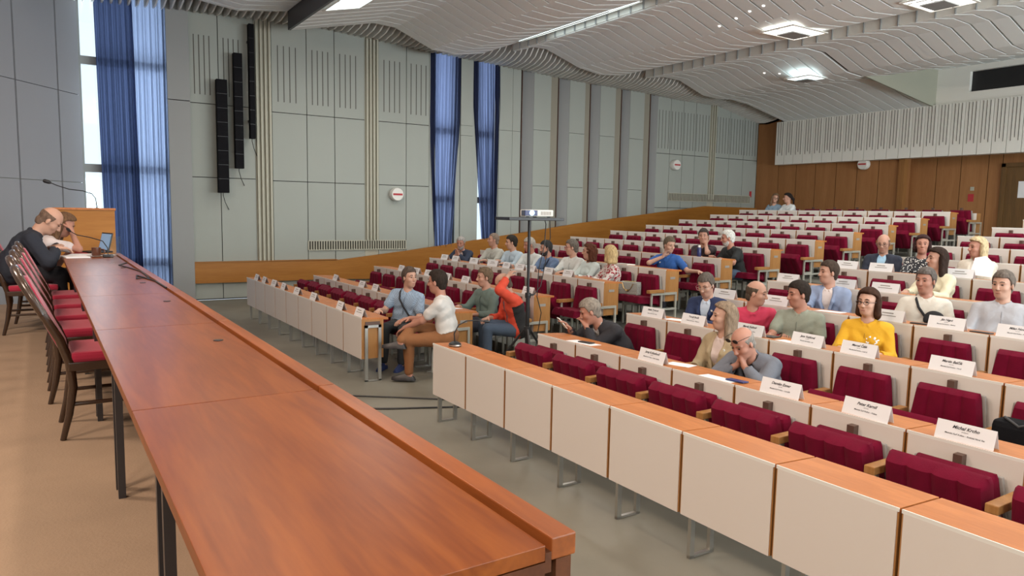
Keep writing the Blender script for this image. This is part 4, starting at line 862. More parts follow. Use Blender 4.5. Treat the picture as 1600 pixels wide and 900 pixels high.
FIT = {'p1': (3.95, 8.639, -0.012, 0.955), 'p2': (3.95, 7.436, 0.0, 0.985), 'p3': (5.15, 8.561, -0.055, 0.955), 'p4': (5.15, 7.783, -0.027, 0.955), 'p5': (7.55, 13.414, 0.225, 0.955), 'p6': (7.55, 12.252, 0.28, 0.966), 'p7': (7.55, 11.572, 0.276, 0.955), 'p8': (7.55, 10.938, 0.265, 0.955), 'p9': (7.55, 10.397, 0.233, 0.955), 'p10': (7.55, 9.729, 0.27, 0.955), 'p11': (7.55, 9.25, 0.225, 0.955), 'p12': (7.55, 8.702, 0.225, 0.955), 'p13': (8.75, 8.696, 0.369, 0.955), 'p14': (9.95, 8.99, 0.505, 0.955), 'p15': (9.95, 8.297, 0.505, 0.955), 'p16': (16.8, 12.813, 1.345, 0.955), 'p17': (16.8, 12.349, 1.345, 0.955), 'p18': (5.15, 5.788, -0.031, 0.955), 'p19': (5.15, 4.38, -0.055, 0.955), 'p20': (5.15, 3.949, -0.055, 0.955), 'p21': (6.35, 5.647, 0.092, 0.955), 'p22': (6.35, 5.035, 0.085, 0.955), 'p23': (6.35, 4.468, 0.085, 0.955), 'p24': (6.35, 3.76, 0.087, 0.955), 'p25': (7.55, 4.962, 0.225, 0.955), 'p26': (7.55, 3.883, 0.225, 0.955), 'p27': (7.55, 3.175, 0.249, 0.955), 'p28': (9.95, 5.744, 0.505, 0.955), 'p29': (9.95, 5.208, 0.505, 0.955), 'p30': (8.75, 4.381, 0.392, 0.955), 'p31': (9.95, 4.507, 0.505, 0.955), 's1': (-0.294, 9.06, 0.71, 1.03), 's2': (-0.108, 9.768, 0.66, 0.996)}
class Vox:
    def __init__(s, lo, hi, h):
        s.lo = np.array(lo, float); s.h = h; s.n = np.ceil((np.array(hi)-s.lo)/h).astype(int)+1
        s.F = np.full(s.n, .2, np.float32)
        s.ax = [(s.lo[i]+h*np.arange(s.n[i])).astype(np.float32) for i in range(3)]
    def _sl(s, lo, hi):
        a = np.maximum(0, np.floor((lo-s.lo)/s.h).astype(int)); b = np.minimum(s.n, np.ceil((hi-s.lo)/s.h).astype(int)+1)
        if np.any(b <= a): return None
        sl = tuple(slice(a[i], b[i]) for i in range(3))
        X = s.ax[0][sl[0]][:, None, None]; Y = s.ax[1][sl[1]][None, :, None]; Z = s.ax[2][sl[2]][None, None, :]
        return sl, X, Y, Z
    def comb(s, sl, d, k, op):
        A = s.F[sl]
        if op == 'u':
            if k <= 0: s.F[sl] = np.minimum(A, d)
            else:
                q = np.clip(.5+.5*(A-d)/k, 0, 1); s.F[sl] = A*(1-q)+d*q-k*q*(1-q)
        else:
            d = -d
            if k <= 0: s.F[sl] = np.maximum(A, d)
            else:
                q = np.clip(.5-.5*(A-d)/k, 0, 1); s.F[sl] = A*(1-q)+d*q+k*q*(1-q)
    def cap(s, a, b, r1, r2, k=.02, op='u'):
        a, b = np.asarray(a, float), np.asarray(b, float); m = max(r1, r2)+k+.03
        g = s._sl(np.minimum(a, b)-m, np.maximum(a, b)+m)
        if g is None: return
        sl, X, Y, Z = g; v = b-a; L = float(v@v)+1e-9
        t = np.clip(((X-a[0])*v[0]+(Y-a[1])*v[1]+(Z-a[2])*v[2])/L, 0, 1)
        d = np.sqrt((X-a[0]-t*v[0])**2+(Y-a[1]-t*v[1])**2+(Z-a[2]-t*v[2])**2)-(r1+(r2-r1)*t)
        s.comb(sl, d, k, op)
    def ell(s, c, R, rad, k=.02, op='u', clip=None):
        """R: three row axes, rad: three radii"""
        c = np.asarray(c, float); m = max(rad)+k+.03; g = s._sl(c-m, c+m)
        if g is None: return
        sl, X, Y, Z = g; X, Y, Z = X-c[0], Y-c[1], Z-c[2]
        q = [X*R[i][0]+Y*R[i][1]+Z*R[i][2] for i in range(3)]
        k0 = np.sqrt(sum((q[i]/rad[i])**2 for i in range(3))); k1 = np.sqrt(sum((q[i]/rad[i]**2)**2 for i in range(3)))+1e-6
        d = k0*(k0-1)/k1
        if clip is not None: d = np.maximum(d, clip(*q))
        s.comb(sl, d.astype(np.float32), k, op)
    def half(s, p, n, op='i'):   # keep the side where (x-p).n < 0
        X = s.ax[0][:, None, None]; Y = s.ax[1][None, :, None]; Z = s.ax[2][None, None, :]
        d = (X-p[0])*n[0]+(Y-p[1])*n[1]+(Z-p[2])*n[2]; s.F = np.maximum(s.F, d.astype(np.float32))
    def mesh(s, name):
        F = s.F; F[0] = F[-1] = .1; F[:, 0] = F[:, -1] = .1; F[:, :, 0] = F[:, :, -1] = .1
        I = F < 0; w_ = np.argwhere(I)
        if len(w_) == 0: return None
        a = np.maximum(w_.min(0)-2, 0); b = w_.max(0)+3; sl = tuple(slice(a[i], b[i]) for i in range(3)); F = F[sl]; I = I[sl]
        n = np.array(F.shape)-1
        C = np.zeros(n, np.int8)
        for dx in (0, 1):
            for dy in (0, 1):
                for dz in (0, 1): C += I[dx:n[0]+dx, dy:n[1]+dy, dz:n[2]+dz]
        act = (C > 0) & (C < 8); idx = np.full(n, -1, np.int64); idx[act] = np.arange(act.sum()); P = np.argwhere(act)
        pos = np.zeros((len(P), 3)); cnt = np.zeros(len(P))
        cor = [(0, 0, 0), (1, 0, 0), (0, 1, 0), (1, 1, 0), (0, 0, 1), (1, 0, 1), (0, 1, 1), (1, 1, 1)]
        val = [F[P[:, 0]+c[0], P[:, 1]+c[1], P[:, 2]+c[2]] for c in cor]
        for i, j in [(0, 1), (2, 3), (4, 5), (6, 7), (0, 2), (1, 3), (4, 6), (5, 7), (0, 4), (1, 5), (2, 6), (3, 7)]:
            m = (val[i] < 0) != (val[j] < 0); t = val[i][m]/(val[i][m]-val[j][m])
            pos[m] += np.array(cor[i])+(np.array(cor[j])-np.array(cor[i]))*t[:, None]; cnt[m] += 1
        V = (P+pos/cnt[:, None]+a)*s.h+s.lo
        Q = []
        for ax in range(3):
            o1, o2 = [(1, 2), (2, 0), (0, 1)][ax]
            sa = [slice(None)]*3; sb = [slice(None)]*3; sa[ax] = slice(0, -1); sb[ax] = slice(1, None)
            A, B = I[tuple(sa)], I[tuple(sb)]; E = np.argwhere(A != B); E = E[(E[:, o1] > 0) & (E[:, o2] > 0) & (E[:, o1] < n[o1]) & (E[:, o2] < n[o2])]
            e1 = np.zeros(3, int); e1[o1] = 1; e2 = np.zeros(3, int); e2[o2] = 1
            q = np.stack([idx[tuple((E-e1-e2).T)], idx[tuple((E-e2).T)], idx[tuple(E.T)], idx[tuple((E-e1).T)]], 1)
            fl = ~A[tuple(E.T)]; q[fl] = q[fl][:, ::-1]; Q.append(q)
        Q = np.concatenate(Q); Q = Q[(Q >= 0).all(1)]
        me = bpy.data.meshes.new(name); me.vertices.add(len(V)); me.vertices.foreach_set('co', V.astype(np.float32).ravel())
        me.loops.add(len(Q)*4); me.loops.foreach_set('vertex_index', Q.astype(np.int32).ravel())
        me.polygons.add(len(Q)); me.polygons.foreach_set('loop_start', np.arange(0, len(Q)*4, 4, dtype=np.int32)); me.polygons.foreach_set('loop_total', np.full(len(Q), 4, np.int32))
        me.polygons.foreach_set('use_smooth', np.ones(len(Q), bool)); me.update(calc_edges=True)
        return me
SK = [mat('skin_a', (.46, .25, .18), .55, bump=(60, .05)), mat('skin_b', (.50, .29, .21), .55), mat('skin_c', (.42, .20, .14), .55), mat('skin_tan', (.38, .19, .12), .55)]
LIP = mat('lip', (.33, .10, .09), .5); EYEM = mat('eye_dark', (.02, .015, .012), .25); SHOE = mat('shoe_leather', (.02, .018, .02), .4); BLUE = mat('blue_shoe', (.03, .05, .16), .6)
_cm = {}
def cloth(c, pat=None, rough=.85):
    key = (c, pat)
    if key in _cm: return _cm[key]
    m = mat('cloth_%s' % (pat or 'plain'), c, rough, bump=(26, .35)); _cm[key] = m
    nt = m.node_tree; N = nt.nodes; L = nt.links; b = N['Principled BSDF']; tc = N['Texture Coordinate']
    def ramp(fac, c1, c2, p0, p1):
        r = N.new('ShaderNodeValToRGB'); r.color_ramp.elements[0].position = p0; r.color_ramp.elements[1].position = p1
        r.color_ramp.elements[0].color = (*c1, 1); r.color_ramp.elements[1].color = (*c2, 1); L.new(fac, r.inputs[0]); L.new(r.outputs[0], b.inputs['Base Color'])
    if pat == 'zebra':
        t = N.new('ShaderNodeTexNoise'); t.inputs['Scale'].default_value = 6; t.inputs['Detail'].default_value = 1; t.inputs['Distortion'].default_value = 2.5
        L.new(tc.outputs['Object'], t.inputs[0]); mt = N.new('ShaderNodeMath'); mt.operation = 'MULTIPLY'; mt.inputs[1].default_value = 20; s = N.new('ShaderNodeMath'); s.operation = 'SINE'
        L.new(t.outputs[0], mt.inputs[0]); L.new(mt.outputs[0], s.inputs[0]); ramp(s.outputs[0], c, (.32, .02, .035), .0, .12)
    elif pat == 'dots':
        t = N.new('ShaderNodeTexVoronoi'); t.inputs['Scale'].default_value = 38; L.new(tc.outputs['Object'], t.inputs[0]); ramp(t.outputs['Distance'], (.62, .6, .58), c, .30, .36)
    elif pat == 'plaid':
        t = N.new('ShaderNodeTexChecker'); t.inputs['Scale'].default_value = 70; t.inputs[1].default_value = (*c, 1); t.inputs[2].default_value = (*[q*1.5 for q in c], 1)
        L.new(tc.outputs['Object'], t.inputs[0]); L.new(t.outputs[0], b.inputs['Base Color'])
    return m
_hm = {}
def hairmat(c):
    if c not in _hm: _hm[c] = mat('hair', tuple(q*.8 for q in c), .8, spec=.15, var=((60, 60, 18), .35), bump=(70, .35))
    return _hm[c]
def make_person(S, fit, h=.0078):
    X0, Y0, T, sc = fit
    J = skel(S); fat = S.get('fat', 1.0); fem = S.get('female', 0)
    root = empty('person', (X0, Y0, T), S['label'], 'person', None, PI+math.radians(S['yaw'])); root.scale = (sc, sc, sc)
    lat, up = J['lat'], J['up']; fwd = unit(np.cross(lat, up))
    def torso(V, g, k=.05, legs=False):
        V.cap(J['hip']+lat*.075, J['hip']-lat*.075, .115+g, .115+g, k); ws = .060*fat
        V.cap(J['waist']+lat*ws-fwd*.0+fwd*.02*(fat-1)*5, J['waist']-lat*ws+fwd*.02*(fat-1)*5, .108*fat+g, .108*fat+g, k)
        V.cap(J['chest']+lat*.085, J['chest']-lat*.085, .108*min(fat, 1.1)+g, .108*min(fat, 1.1)+g, k)
        if fem:
            for s in (1, -1): V.ell(J['chest']+lat*s*.072+fwd*.085-up*.02, [fwd, lat, up], (.062+g, .062+g, .062+g), .04)
        V.cap(J['chest']+up*.085+lat*.095, J['chest']+up*.085-lat*.095, .080+g, .080+g, k)
        V.cap(J['shL'], J['shR'], .052+g, .052+g, .035); V.cap(J['neck']-up*.07, J['neck']-up*.0, .075+g, .055+g*.6, .04)
    def arm(V, n, g, upto, k=.025, flare=0):
        sh, el, wr = J['sh'+n], J['el'+n], J['wr'+n]; q = .9 if fem else 1.0
        if upto < 1: V.cap(sh, sh+(el-sh)*upto, .056*q+g, (.048*q+g+flare), .016); return
        V.cap(sh, el, .056*q+g, .043*q+g, .016); V.cap(el, wr, .044*q+g, (.030*q+g if upto > 1 else .03*q+g), .02)
    def legs(V, g, k=.03, end=1.0):
        for n in 'LR':
            V.cap(J['hipj'+n], J['knee'+n], .092+g, .062+g, k); a = J['knee'+n]; b = a+(J['ankle'+n]-a)*end; V.cap(a, b, .060+g, .040+g*1.3, .02)
    allp = np.array([J[q] for q in ('hip', 'neck', 'head', 'kneeL', 'kneeR', 'ankleL', 'ankleR', 'elL', 'elR', 'wrL', 'wrR', 'shL', 'shR')]); lo, hi = allp.min(0)-.24, allp.max(0)+.24
    f, l, u = J['hf'], J['hl'], J['hu']; H = J['head']; R = [f, l, u]; q = 1.03 if fem else 1.09
    def hp(a, b, c): return H+f*a*q+l*b*q+u*c*q
    # --- body (skin), one continuous surface
    V = Vox(lo, hi, h); torso(V, -.004); legs(V, -.006)
    for n in 'LR': arm(V, n, -.003, 1)
    V.cap(J['neck']-up*.03, hp(-.025, 0, -.05), .056*q, .054*q, .03)
    V.ell(hp(-.012, 0, .032), R, (.098*q, .076*q, .092*q), .02); V.ell(hp(.022, 0, -.040), R, (.070*q, .058*q, .082*q), .03)
    V.ell(hp(.045, 0, -.088), R, (.036*q, .034*q, .026*q), .03)
    for s in (1, -1):
        V.ell(hp(.050, s*.036, -.022), R, (.032*q, .026*q, .026*q), .02)
        V.ell(hp(.094, s*.031, .014), R, (.016, .018, .012), .012, 's')
        V.cap(hp(.078, s*.012, .034), hp(.070, s*.045, .032), .012, .010, .012)
        V.ell(hp(-.006, s*.078, -.008), [unit(f*.96+l*s*.3), unit(l-f*s*.3), u], (.020, .009, .031), .006)
    V.cap(hp(.088, 0, .020), hp(.108, 0, -.020), .009, .014, .010); V.cap(hp(.100, .011, -.026), hp(.100, -.011, -.026), .009, .009, .006)
    V.cap(hp(.084, .016, -.055), hp(.084, -.016, -.055), .009, .009, .008); V.cap(hp(.080, .015, -.066), hp(.080, -.015, -.066), .009, .009, .006)
    for n, s in (('L', 1), ('R', -1)):
        d, pn, w_ = J['hd'+n], J['pn'+n], J['wr'+n]; sd = np.cross(pn, d)*s   # sd points to the thumb side
        hq = .92 if fem else 1.0; cu = S.get('curl'+n, 22)
        for i in range(-1, 2): V.cap(w_+d*.012+sd*i*.012, w_+d*.082*hq+sd*i*.024, .017, .014, .012)
        for i, (lf, rf) in enumerate([(.070, .0095), (.078, .010), (.072, .0095), (.056, .0085)]):
            b0 = w_+d*.088*hq+sd*(.031-.0205*i); a1 = math.radians(cu); a2 = math.radians(cu*2.2)
            m1 = b0+(d*math.cos(a1)+pn*math.sin(a1))*lf*.55+sd*(.010-.006*i)*.5; m2 = m1+(d*math.cos(a2)+pn*math.sin(a2))*lf*.5
            V.cap(b0, m1, rf, rf*.95, .004); V.cap(m1, m2, rf*.93, rf*.8, .004)
        t0 = w_+d*.030+sd*.026; t1 = t0+unit(d*.6+sd*.8+pn*.25)*.040; V.cap(t0, t1, .014, .0115, .008); V.cap(t1, t1+unit(d*.9+sd*.35+pn*.35)*.032, .0110, .009, .004)
    for n in 'LR': V.cap(J['ankle'+n]-V3(.02, 0, .03), J['ankle'+n]+V3(.12, 0, -.05), .032, .025, .02)
    sk = SK[S.get('skin', [0, 1, 2][hash_(S['id']) % 3])]; me = V.mesh('body'); me.materials.append(sk); body = put('body', me, root)
    # --- shirt / jacket
    rnd = hash_(S['id'])*.37
    def folds(V, amp):
        X = V.ax[0][:, None, None]; Y = V.ax[1][None, :, None]; Z = V.ax[2][None, None, :]
        w1 = (1-2*np.abs(np.sin(29*Z+5*np.sin(6*Y+rnd)+9*X+2*np.sin(14*X))))*np.sin(9*Y+rnd*3+6*Z); w2 = 1-2*np.abs(np.sin(41*(Z*.7+X*.5-Y*.3)+4*np.sin(9*Y+rnd))); w3 = 1-2*np.abs(np.sin(36*(Y*.8+X*.3)+5*np.sin(7*Z+rnd)))
        V.F += (amp*(.8*w1+.55*w2+.35*w3)).astype(np.float32)
    tl, th = np.minimum(lo, lo), hi.copy(); lo2 = lo.copy(); lo2[2] = .34
    def garment(name, g, cut, upto, m, amp, vcut=None, collar=False, flare=0, hc=.0090):
        V = Vox(lo2, hi, hc); torso(V, g)
        for n in 'LR': arm(V, n, g, upto, flare=flare)
        if upto > 1:
            pass
        if vcut:
            for t in np.linspace(0, 1, 9):
                c = J['neck']-up*(.0+.36*t)+fwd*.13; V.cap(c, c+fwd*.1, (.070*(1-t)+.012), (.070*(1-t)+.012), 0, 's')
                V.cap(J['neck']+up*.03, J['neck']+up*.2, .070, .09, 0, 's')
            for s in (1, -1): V.cap(J['neck']+fwd*.045+lat*s*.085+up*.005, J['chest']+up*.02+fwd*.150+lat*s*.070, .016, .022, .003); V.cap(J['chest']+up*.02+fwd*.150+lat*s*.070, J['neck']-up*.36+fwd*.165+lat*s*.008, .020, .008, .003)
            V.cap(J['neck']-fwd*.065+up*.012+lat*.03, J['neck']-fwd*.065+up*.012-lat*.03, .022, .022, .01)
        else:
            c = J['neck']+up*.0; V.cap(c+up*.035+fwd*.02, c+up*.25, .060, .12, .01, 's')
        if S.get('hem'): V.half(J['hip']+up*S['hem'], -up)
        folds(V, amp)
        if collar:
            for i in range(24):
                a = 2*PI*i/24
                if abs((a+PI) % (2*PI)-PI) < .30: continue
                p = J['neck']+up*(.012-.022*math.cos(a))+fwd*(.064*math.cos(a)+.012)+lat*.066*math.sin(a); V.cap(p-up*.018, p+up*.018, .010, .007, .008)
            for s in (1, -1): V.cap(J['neck']+fwd*.082-up*.012+lat*s*.018, J['neck']+fwd*.088-up*.06+lat*s*.045, .010, .006, .006)
        for n in 'LR':   # open the sleeve end so that the arm shows
            if upto >= 1: V.cap(J['wr'+n]-unit(J['wr'+n]-J['el'+n])*.02, J['wr'+n]+J['hd'+n]*.14, .055, .075, 0, 's')
        me = V.mesh(name)
        if me: me.materials.append(m); return put(name, me, root)
    slv = {'short': .62, 'long': 1}[S['sleeve']]
    if S['top'] == 'shirt':
        o = garment('shirt', .012, None, slv, cloth(S['c'], S.get('pat') if S.get('pat') != 'print' else None), .0034, collar=not fem or S['id'] == 'p24', flare=.006)
    elif S['top'] == 'jacket':
        garment('shirt', .008, None, slv, cloth(S['c2']), .001, collar=True)
        o = garment('jacket', .021, None, slv, cloth(S['c']), .0034, vcut=True)
    else:
        garment('shirt', .010, None, slv, cloth((.10, .11, .13)), .003)
        V = Vox(lo2, hi, .009); torso(V, .024)
        for n in 'LR': arm(V, n, .018, 1)
        for t in np.linspace(0, 1, 9): c = J['neck']-up*(.0+.5*t)+fwd*.13; V.cap(c, c+fwd*.1, .05, .05, 0, 's')
        V.cap(J['neck']+up*.03, J['neck']+up*.2, .070, .09, 0, 's'); folds(V, .004)
        for n in 'LR': V.cap(J['wr'+n]-unit(J['wr'+n]-J['el'+n])*.02, J['wr'+n]+J['hd'+n]*.14, .055, .075, 0, 's')
        me = V.mesh('jacket'); me.materials.append(cloth(S['c'])); me.materials.append(cloth(S['c2']))
        # black side panels sewn into the red jacket
        co = np.empty(len(me.vertices)*3, np.float32); me.vertices.foreach_get('co', co); co = co.reshape(-1, 3); ctr = np.zeros((len(me.polygons), 3)); lv = np.empty(len(me.loops), np.int32); me.loops.foreach_get('vertex_index', lv); ctr = co[lv].reshape(-1, 4, 3).mean(1)
        rel = ctr-J['chest']; side = np.abs(rel@lat); hgt = rel@up; dpt = rel@fwd
        mi = ((side > .11) & (side < .24) & (hgt < .04) & (dpt < .07)).astype(np.int32); me.polygons.foreach_set('material_index', mi); o = put('jacket', me, root)
    # --- trousers and shoes
    lo3, hi3 = lo.copy(), hi.copy(); hi3[2] = J['hip'][2]+.14
    V = Vox(lo3, hi3, .011); V.cap(J['hip']+lat*.075, J['hip']-lat*.075, .118, .118, .04); legs(V, .010, .03, .93)
    X = V.ax[0][:, None, None]; Z = V.ax[2][None, None, :]; Y = V.ax[1][None, :, None]; V.F += (.003*np.sin(40*X+20*Z+9*np.sin(9*Y))).astype(np.float32)
    me = V.mesh('trousers'); me.materials.append(cloth(S['pants'])); put('trousers', me, root)
    for n in 'LR':
        a = J['ankle'+n]; b = MB(); c = a+V3(.055, 0, -.055)
        prof = [(-.13, .030, .0), (-.10, .042, .05), (-.02, .044, .075), (.05, .048, .05), (.11, .044, .035), (.155, .022, .022)]
        vs = []; fs = []
        for (x, wy, zt) in prof:
            for (yy, zz) in ((-wy, 0), (-wy*.9, zt*.6), (-wy*.45, zt+.012), (wy*.45, zt+.012), (wy*.9, zt*.6), (wy, 0)): vs.append((c[0]+x, c[1]+yy, c[2]-.025+zz))
        for i in range(5):
            for k in range(6): fs.append((i*6+k, i*6+(k+1) % 6, (i+1)*6+(k+1) % 6, (i+1)*6+k))
        fs += [tuple(range(6)), tuple(range(30, 36))]
        b.add(vs, fs); b.build('shoe', BLUE if S['id'] == 'p1' else SHOE, root, smooth=True)
    # --- hair
    hs = S['hair']; hm = hairmat(S['hc']); pad = np.array([.30, .30, .42]); V = Vox(H-pad, H+np.array([.26, .26, .24]), .0075)
    def line(p0, ang):   # keep behind/above a plane through p0 in the head's side view
        n = (math.cos(ang), math.sin(ang)); return lambda a, b, c: -((a-p0[0])*n[0]+(c-p0[1])*n[1])
    C = H+(-.012*f+.032*u)*q
    if hs in ('short', 'buzz', 'ring'):
        g = {'short': .015, 'buzz': .006, 'ring': .004}[hs]
        def clip(a, b, c):   # a,b,c relative to C along f,l,u: hairline, temple, sideburn, behind the ear, nape
            if hs == 'ring': return np.maximum(np.maximum(a-.03-.3*(c+.04), c-.028), -(c+.11))
            g_ = np.where(c > .046, .056+(c-.046)*6, np.where(c > -.045, .026+.33*(c+.045), .026+1.15*(c+.045)))
            return np.maximum((a-g_)*.8, -(c+.118))
        V.ell(C, R, ((.098+g)*q, (.076+g*.8)*q, (.094+g*1.2)*q), 0, clip=clip)
        if hs == 'short': V.ell(C+u*.046*q+f*.018*q, R, (.080*q, .066*q, .064*q), .008, clip=lambda a, b, c: np.maximum(.010-c, a-.045-c*1.2))
        V.ell(hp(-.046, 0, -.036), R, (.060*q, .063*q, .066*q), .004, clip=lambda a, b, c: np.maximum(a-.012, -(c+.054)))
        for s in (1, -1): V.ell(hp(-.002, s*.088, -.008), R, (.025, .022, .036), .004, 's')
    elif hs in ('bob', 'bobshort', 'curly', 'long', 'pony'):
        g = .022
        V.ell(C, R, ((.100+g)*q, (.080+g)*q, (.096+g)*q), 0, clip=lambda a, b, c: np.maximum(-((a-.050)*(-.66)+(c-.056)*.75), -(c+.13)))
        V.ell(C+u*.040*q+f*.022*q, R, (.086*q, .076*q, .074*q), .010, clip=lambda a, b, c: np.maximum(.016-c, a-.040-c*.9))
        dn = unit(u*.8+V3(0, 0, .5)); L_ = {'bob': .13, 'bobshort': .07, 'curly': .15, 'long': .23, 'pony': .0}[hs]
        if L_:
            for s in (1, -1):
                V.cap(hp(-.015, s*.078, .02), hp(-.02, s*.088, .02)-dn*L_, .030, .032, .03)
            V.cap(hp(-.075, 0, .0), hp(-.085, 0, -.0)-dn*L_*.95, .062, .050, .04)
            for s in (1, -1): V.cap(hp(-.06, s*.05, .0), hp(-.065, s*.055, 0)-dn*L_, .045, .040, .03)
        if hs == 'pony': V.cap(hp(-.10, 0, .03), hp(-.15, 0, -.04), .035, .035, .03); V.cap(hp(-.15, 0, -.04), hp(-.15, 0, -.16), .032, .016, .02)
        if hs == 'curly':
            rr = random.Random(3)
            for i in range(70):
                a, z_ = rr.uniform(1.1, 5.18), rr.uniform(-.16, .10); p = hp(.100*math.cos(a)-.01, .100*math.sin(a), z_); V.ell(p, R, (.020, .020, .020), .008)
    Xg = V.ax[0][:, None, None]; Yg = V.ax[1][None, :, None]; Zg = V.ax[2][None, None, :]
    V.F += (.0018*np.sin(150*Xg+60*Yg)*np.sin(140*Yg-50*Zg+90*Xg)).astype(np.float32)
    me = V.mesh('hair')
    if me: me.materials.append(hm); put('hair', me, root)
    if S.get('beard'):
        V = Vox(H-.2, H+.2, .0072); V.ell(hp(.026, 0, -.048), R, (.074*q, .062*q, .082*q), 0, clip=lambda a, b, c: np.maximum(c+.012-np.maximum(0, .03-a)*.9, -(a+.035)))
        V.ell(hp(.050, 0, -.096), R, (.040, .038, .030), .02); V.cap(hp(.094, .02, -.044), hp(.094, -.02, -.044), .008, .008, .008); V.ell(hp(.098, 0, -.062), R, (.02, .014, .006), 0, 's')
        me = V.mesh('beard'); me.materials.append(hairmat(S['beard'])); put('beard', me, root)
    # --- face pieces
    for s in (1, -1):
        b = MB(); c = hp(.0835, s*.031, .014); nu, nv = 10, 6
        vs = [tuple(c+f*.007*math.sin(PI*j/nv)*math.cos(2*PI*i/nu)+l*.0115*math.sin(PI*j/nv)*math.sin(2*PI*i/nu)+u*.0058*math.cos(PI*j/nv)) for j in range(nv+1) for i in range(nu)]
        fs = [(j*nu+i, j*nu+(i+1) % nu, (j+1)*nu+(i+1) % nu, (j+1)*nu+i) for j in range(nv) for i in range(nu)]
        b.add(vs, fs).build('eye', EYEM, root, smooth=True)
        MB().tube([tuple(hp(.091, s*.014, .038)), tuple(hp(.089, s*.031, .044)), tuple(hp(.078, s*.048, .038))], [.0035, .0045, .0025], 6).build('eyebrow', hm if S['hc'][0] < .3 else hairmat((.2, .15, .1)), root, smooth=True)
    MB().tube([tuple(hp(.089, .021, -.061)), tuple(hp(.095, 0, -.0605)), tuple(hp(.089, -.021, -.061))], [.002, .0045, .002], 6).build('mouth', LIP, root, smooth=True)
    if S.get('glasses') is not None or S.get('sunglasses'):
        gm = mat('glasses_frame', S['glasses'] if S.get('glasses') else (.01, .01, .01), .3); dz = .0 if S.get('glasses') else .086; dx = 0 if S.get('glasses') else -.012
        b = MB()
        for s in (1, -1):
            ring = [tuple(hp(.106+dx+.004*math.cos(a)*0, s*.034+.023*math.cos(a), .010+dz+.017*math.sin(a))) for a in np.linspace(0, 2*PI, 17)]
            b.tube(ring, .0024, 6, cap=False)
            b.tube([tuple(hp(.104+dx, s*.057, .014+dz)), tuple(hp(.07+dx, s*.081, .014+dz)), tuple(hp(-.005+dx, s*.086, .012+dz*.7))], .0024, 6)
        b.tube([tuple(hp(.108+dx, .011, .014+dz)), tuple(hp(.110+dx, -.011, .014+dz))], .0024, 6)
        g = b.build('sunglasses' if S.get('sunglasses') else 'glasses', gm, root, smooth=True)
        if S.get('sunglasses'):
            for s in (1, -1):
                b = MB(); o_ = [tuple(hp(.106+dx, s*.034+.023*math.cos(a), .010+dz+.017*math.sin(a))) for a in np.linspace(0, 2*PI, 17)[:-1]]; i_ = [tuple(np.array(p)-f*.004) for p in o_]
                b.add(o_+i_, [tuple(range(16)), tuple(range(31, 15, -1))]+[(i, (i+1) % 16, 16+(i+1) % 16, 16+i) for i in range(16)]); b.build('dark_lens', M['black'], g)
    def surf(pts, g): return [tuple(p) for p in pts]
    if S.get('strap') or S.get('sling'):
        cc = S['strap'][1] if S.get('strap') else (.015, .015, .018); m_ = cloth(cc); s = -1 if S.get('sling') or S['id'] == 'p1' else 1
        p = [J['neck']+lat*s*.085+up*.025-fwd*.02, J['neck']+lat*s*.085+fwd*.075-up*.01, J['chest']+lat*s*.06+fwd*.142+up*.07, J['chest']-lat*s*.01+fwd*.152-up*.03, J['waist']-lat*s*.09+fwd*(.130*fat)+up*.02, J['waist']-lat*s*.15+fwd*.05]
        MB().tube([tuple(q_) for q_ in p], .013, 6).build('shoulder_strap', m_, root, smooth=True)
        if S.get('sling'):
            c = J['waist']-lat*s*.085+fwd*.165+up*.13; V = Vox(c-.16, c+.16, .009); V.ell(c, [fwd, lat, up], (.045, .085, .070), 0); V.cap(c+lat*.05, c-lat*.05-up*.03, .04, .045, .03); me = V.mesh('sling_bag'); me.materials.append(m_); put('sling_bag', me, root)
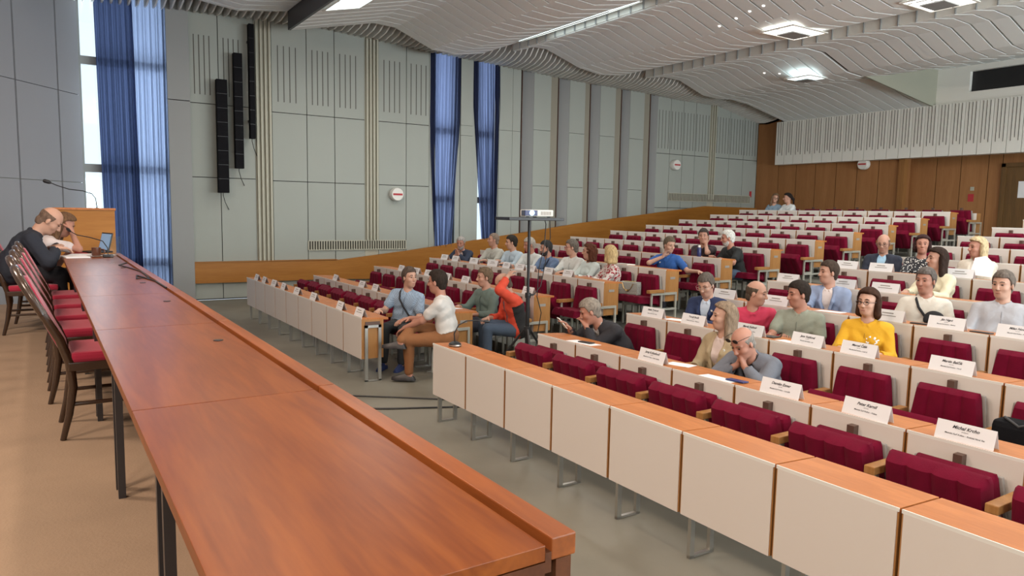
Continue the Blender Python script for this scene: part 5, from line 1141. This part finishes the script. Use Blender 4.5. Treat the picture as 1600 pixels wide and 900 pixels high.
    if S['top'] == 'shirt' and S.get('pat') in (None, 'plaid', 'print') and not S.get('sling') and S['id'] not in ('p14', 'p15', 'p11'):
        e_ = .1085*fat+.5*.02*(fat-1)*10; pl = [J['neck']+fwd*.088-up*.045, J['chest']+fwd*.128+up*.05, J['chest']+fwd*(.126 if fat < 1.05 else .134)-up*.04, J['waist']+fwd*(e_+.020)+up*.02]
        MB().tube([tuple(q_) for q_ in pl], .0045, 6).build('button_placket', cloth(tuple(c_*.6 for c_ in S['c'])), root, smooth=True)
    if S.get('badge'):
        c = J['chest']+lat*(-.085 if S['id'] == 'p13' else .09)+fwd*.128+up*.06; MB().lathe([(.012, -.006), (.012, .006)], tuple(c+fwd*.005), 12, 'x').build('badge', M['white'], root)
    if S['id'] == 'p24':   # white print on the chest of the yellow shirt
        V2 = Vox(lo2, hi, .0075); torso(V2, .0165); keep = Vox(lo2, hi, .0075); c = J['chest']+lat*.075+fwd*.15
        rr = random.Random(5)
        for i in range(16): p = c+lat*rr.uniform(-.05, .05)+up*rr.uniform(-.02, .045); keep.cap(p, p+lat*rr.uniform(-.03, .03)+up*rr.uniform(-.01, .012)-fwd*.08, .009, .009, 0)
        keep.cap(c-up*.03, c-up*.09-fwd*.02, .004, .004, 0); V2.F = np.maximum(V2.F, keep.F); me = V2.mesh('shirt_print')
        if me: me.materials.append(M['paper']); put('shirt_print', me, root)
    if S['id'] == 'p18':
        w_ = J['wrR']+J['hdR']*.10+J['pnR']*.02; sd = np.cross(J['pnR'], J['hdR']); b = MB()
        ph = empty('mobile_phone', (0, 0, 0), 'light-coloured mobile phone held up by the man in the dark jacket', 'phone')
        Mx = Matrix((( *J['hdR'], 0), (*sd, 0), (*J['pnR'], 0), (0, 0, 0, 1))).transposed(); Mx.translation = w_; b.box(-.07, .08, -.036, .036, 0, .009, M4=Mx); o_ = b.build('phone_body', M['white'], ph)
        bpy.context.view_layer.update(); ph.matrix_world = root.matrix_world.copy()
    bpy.context.view_layer.update(); return root, J
def hash_(s): return sum(ord(c)*(i+3) for i, c in enumerate(s))
for S in PEOPLE:
    r_, J_ = make_person(S, FIT[S['id']])
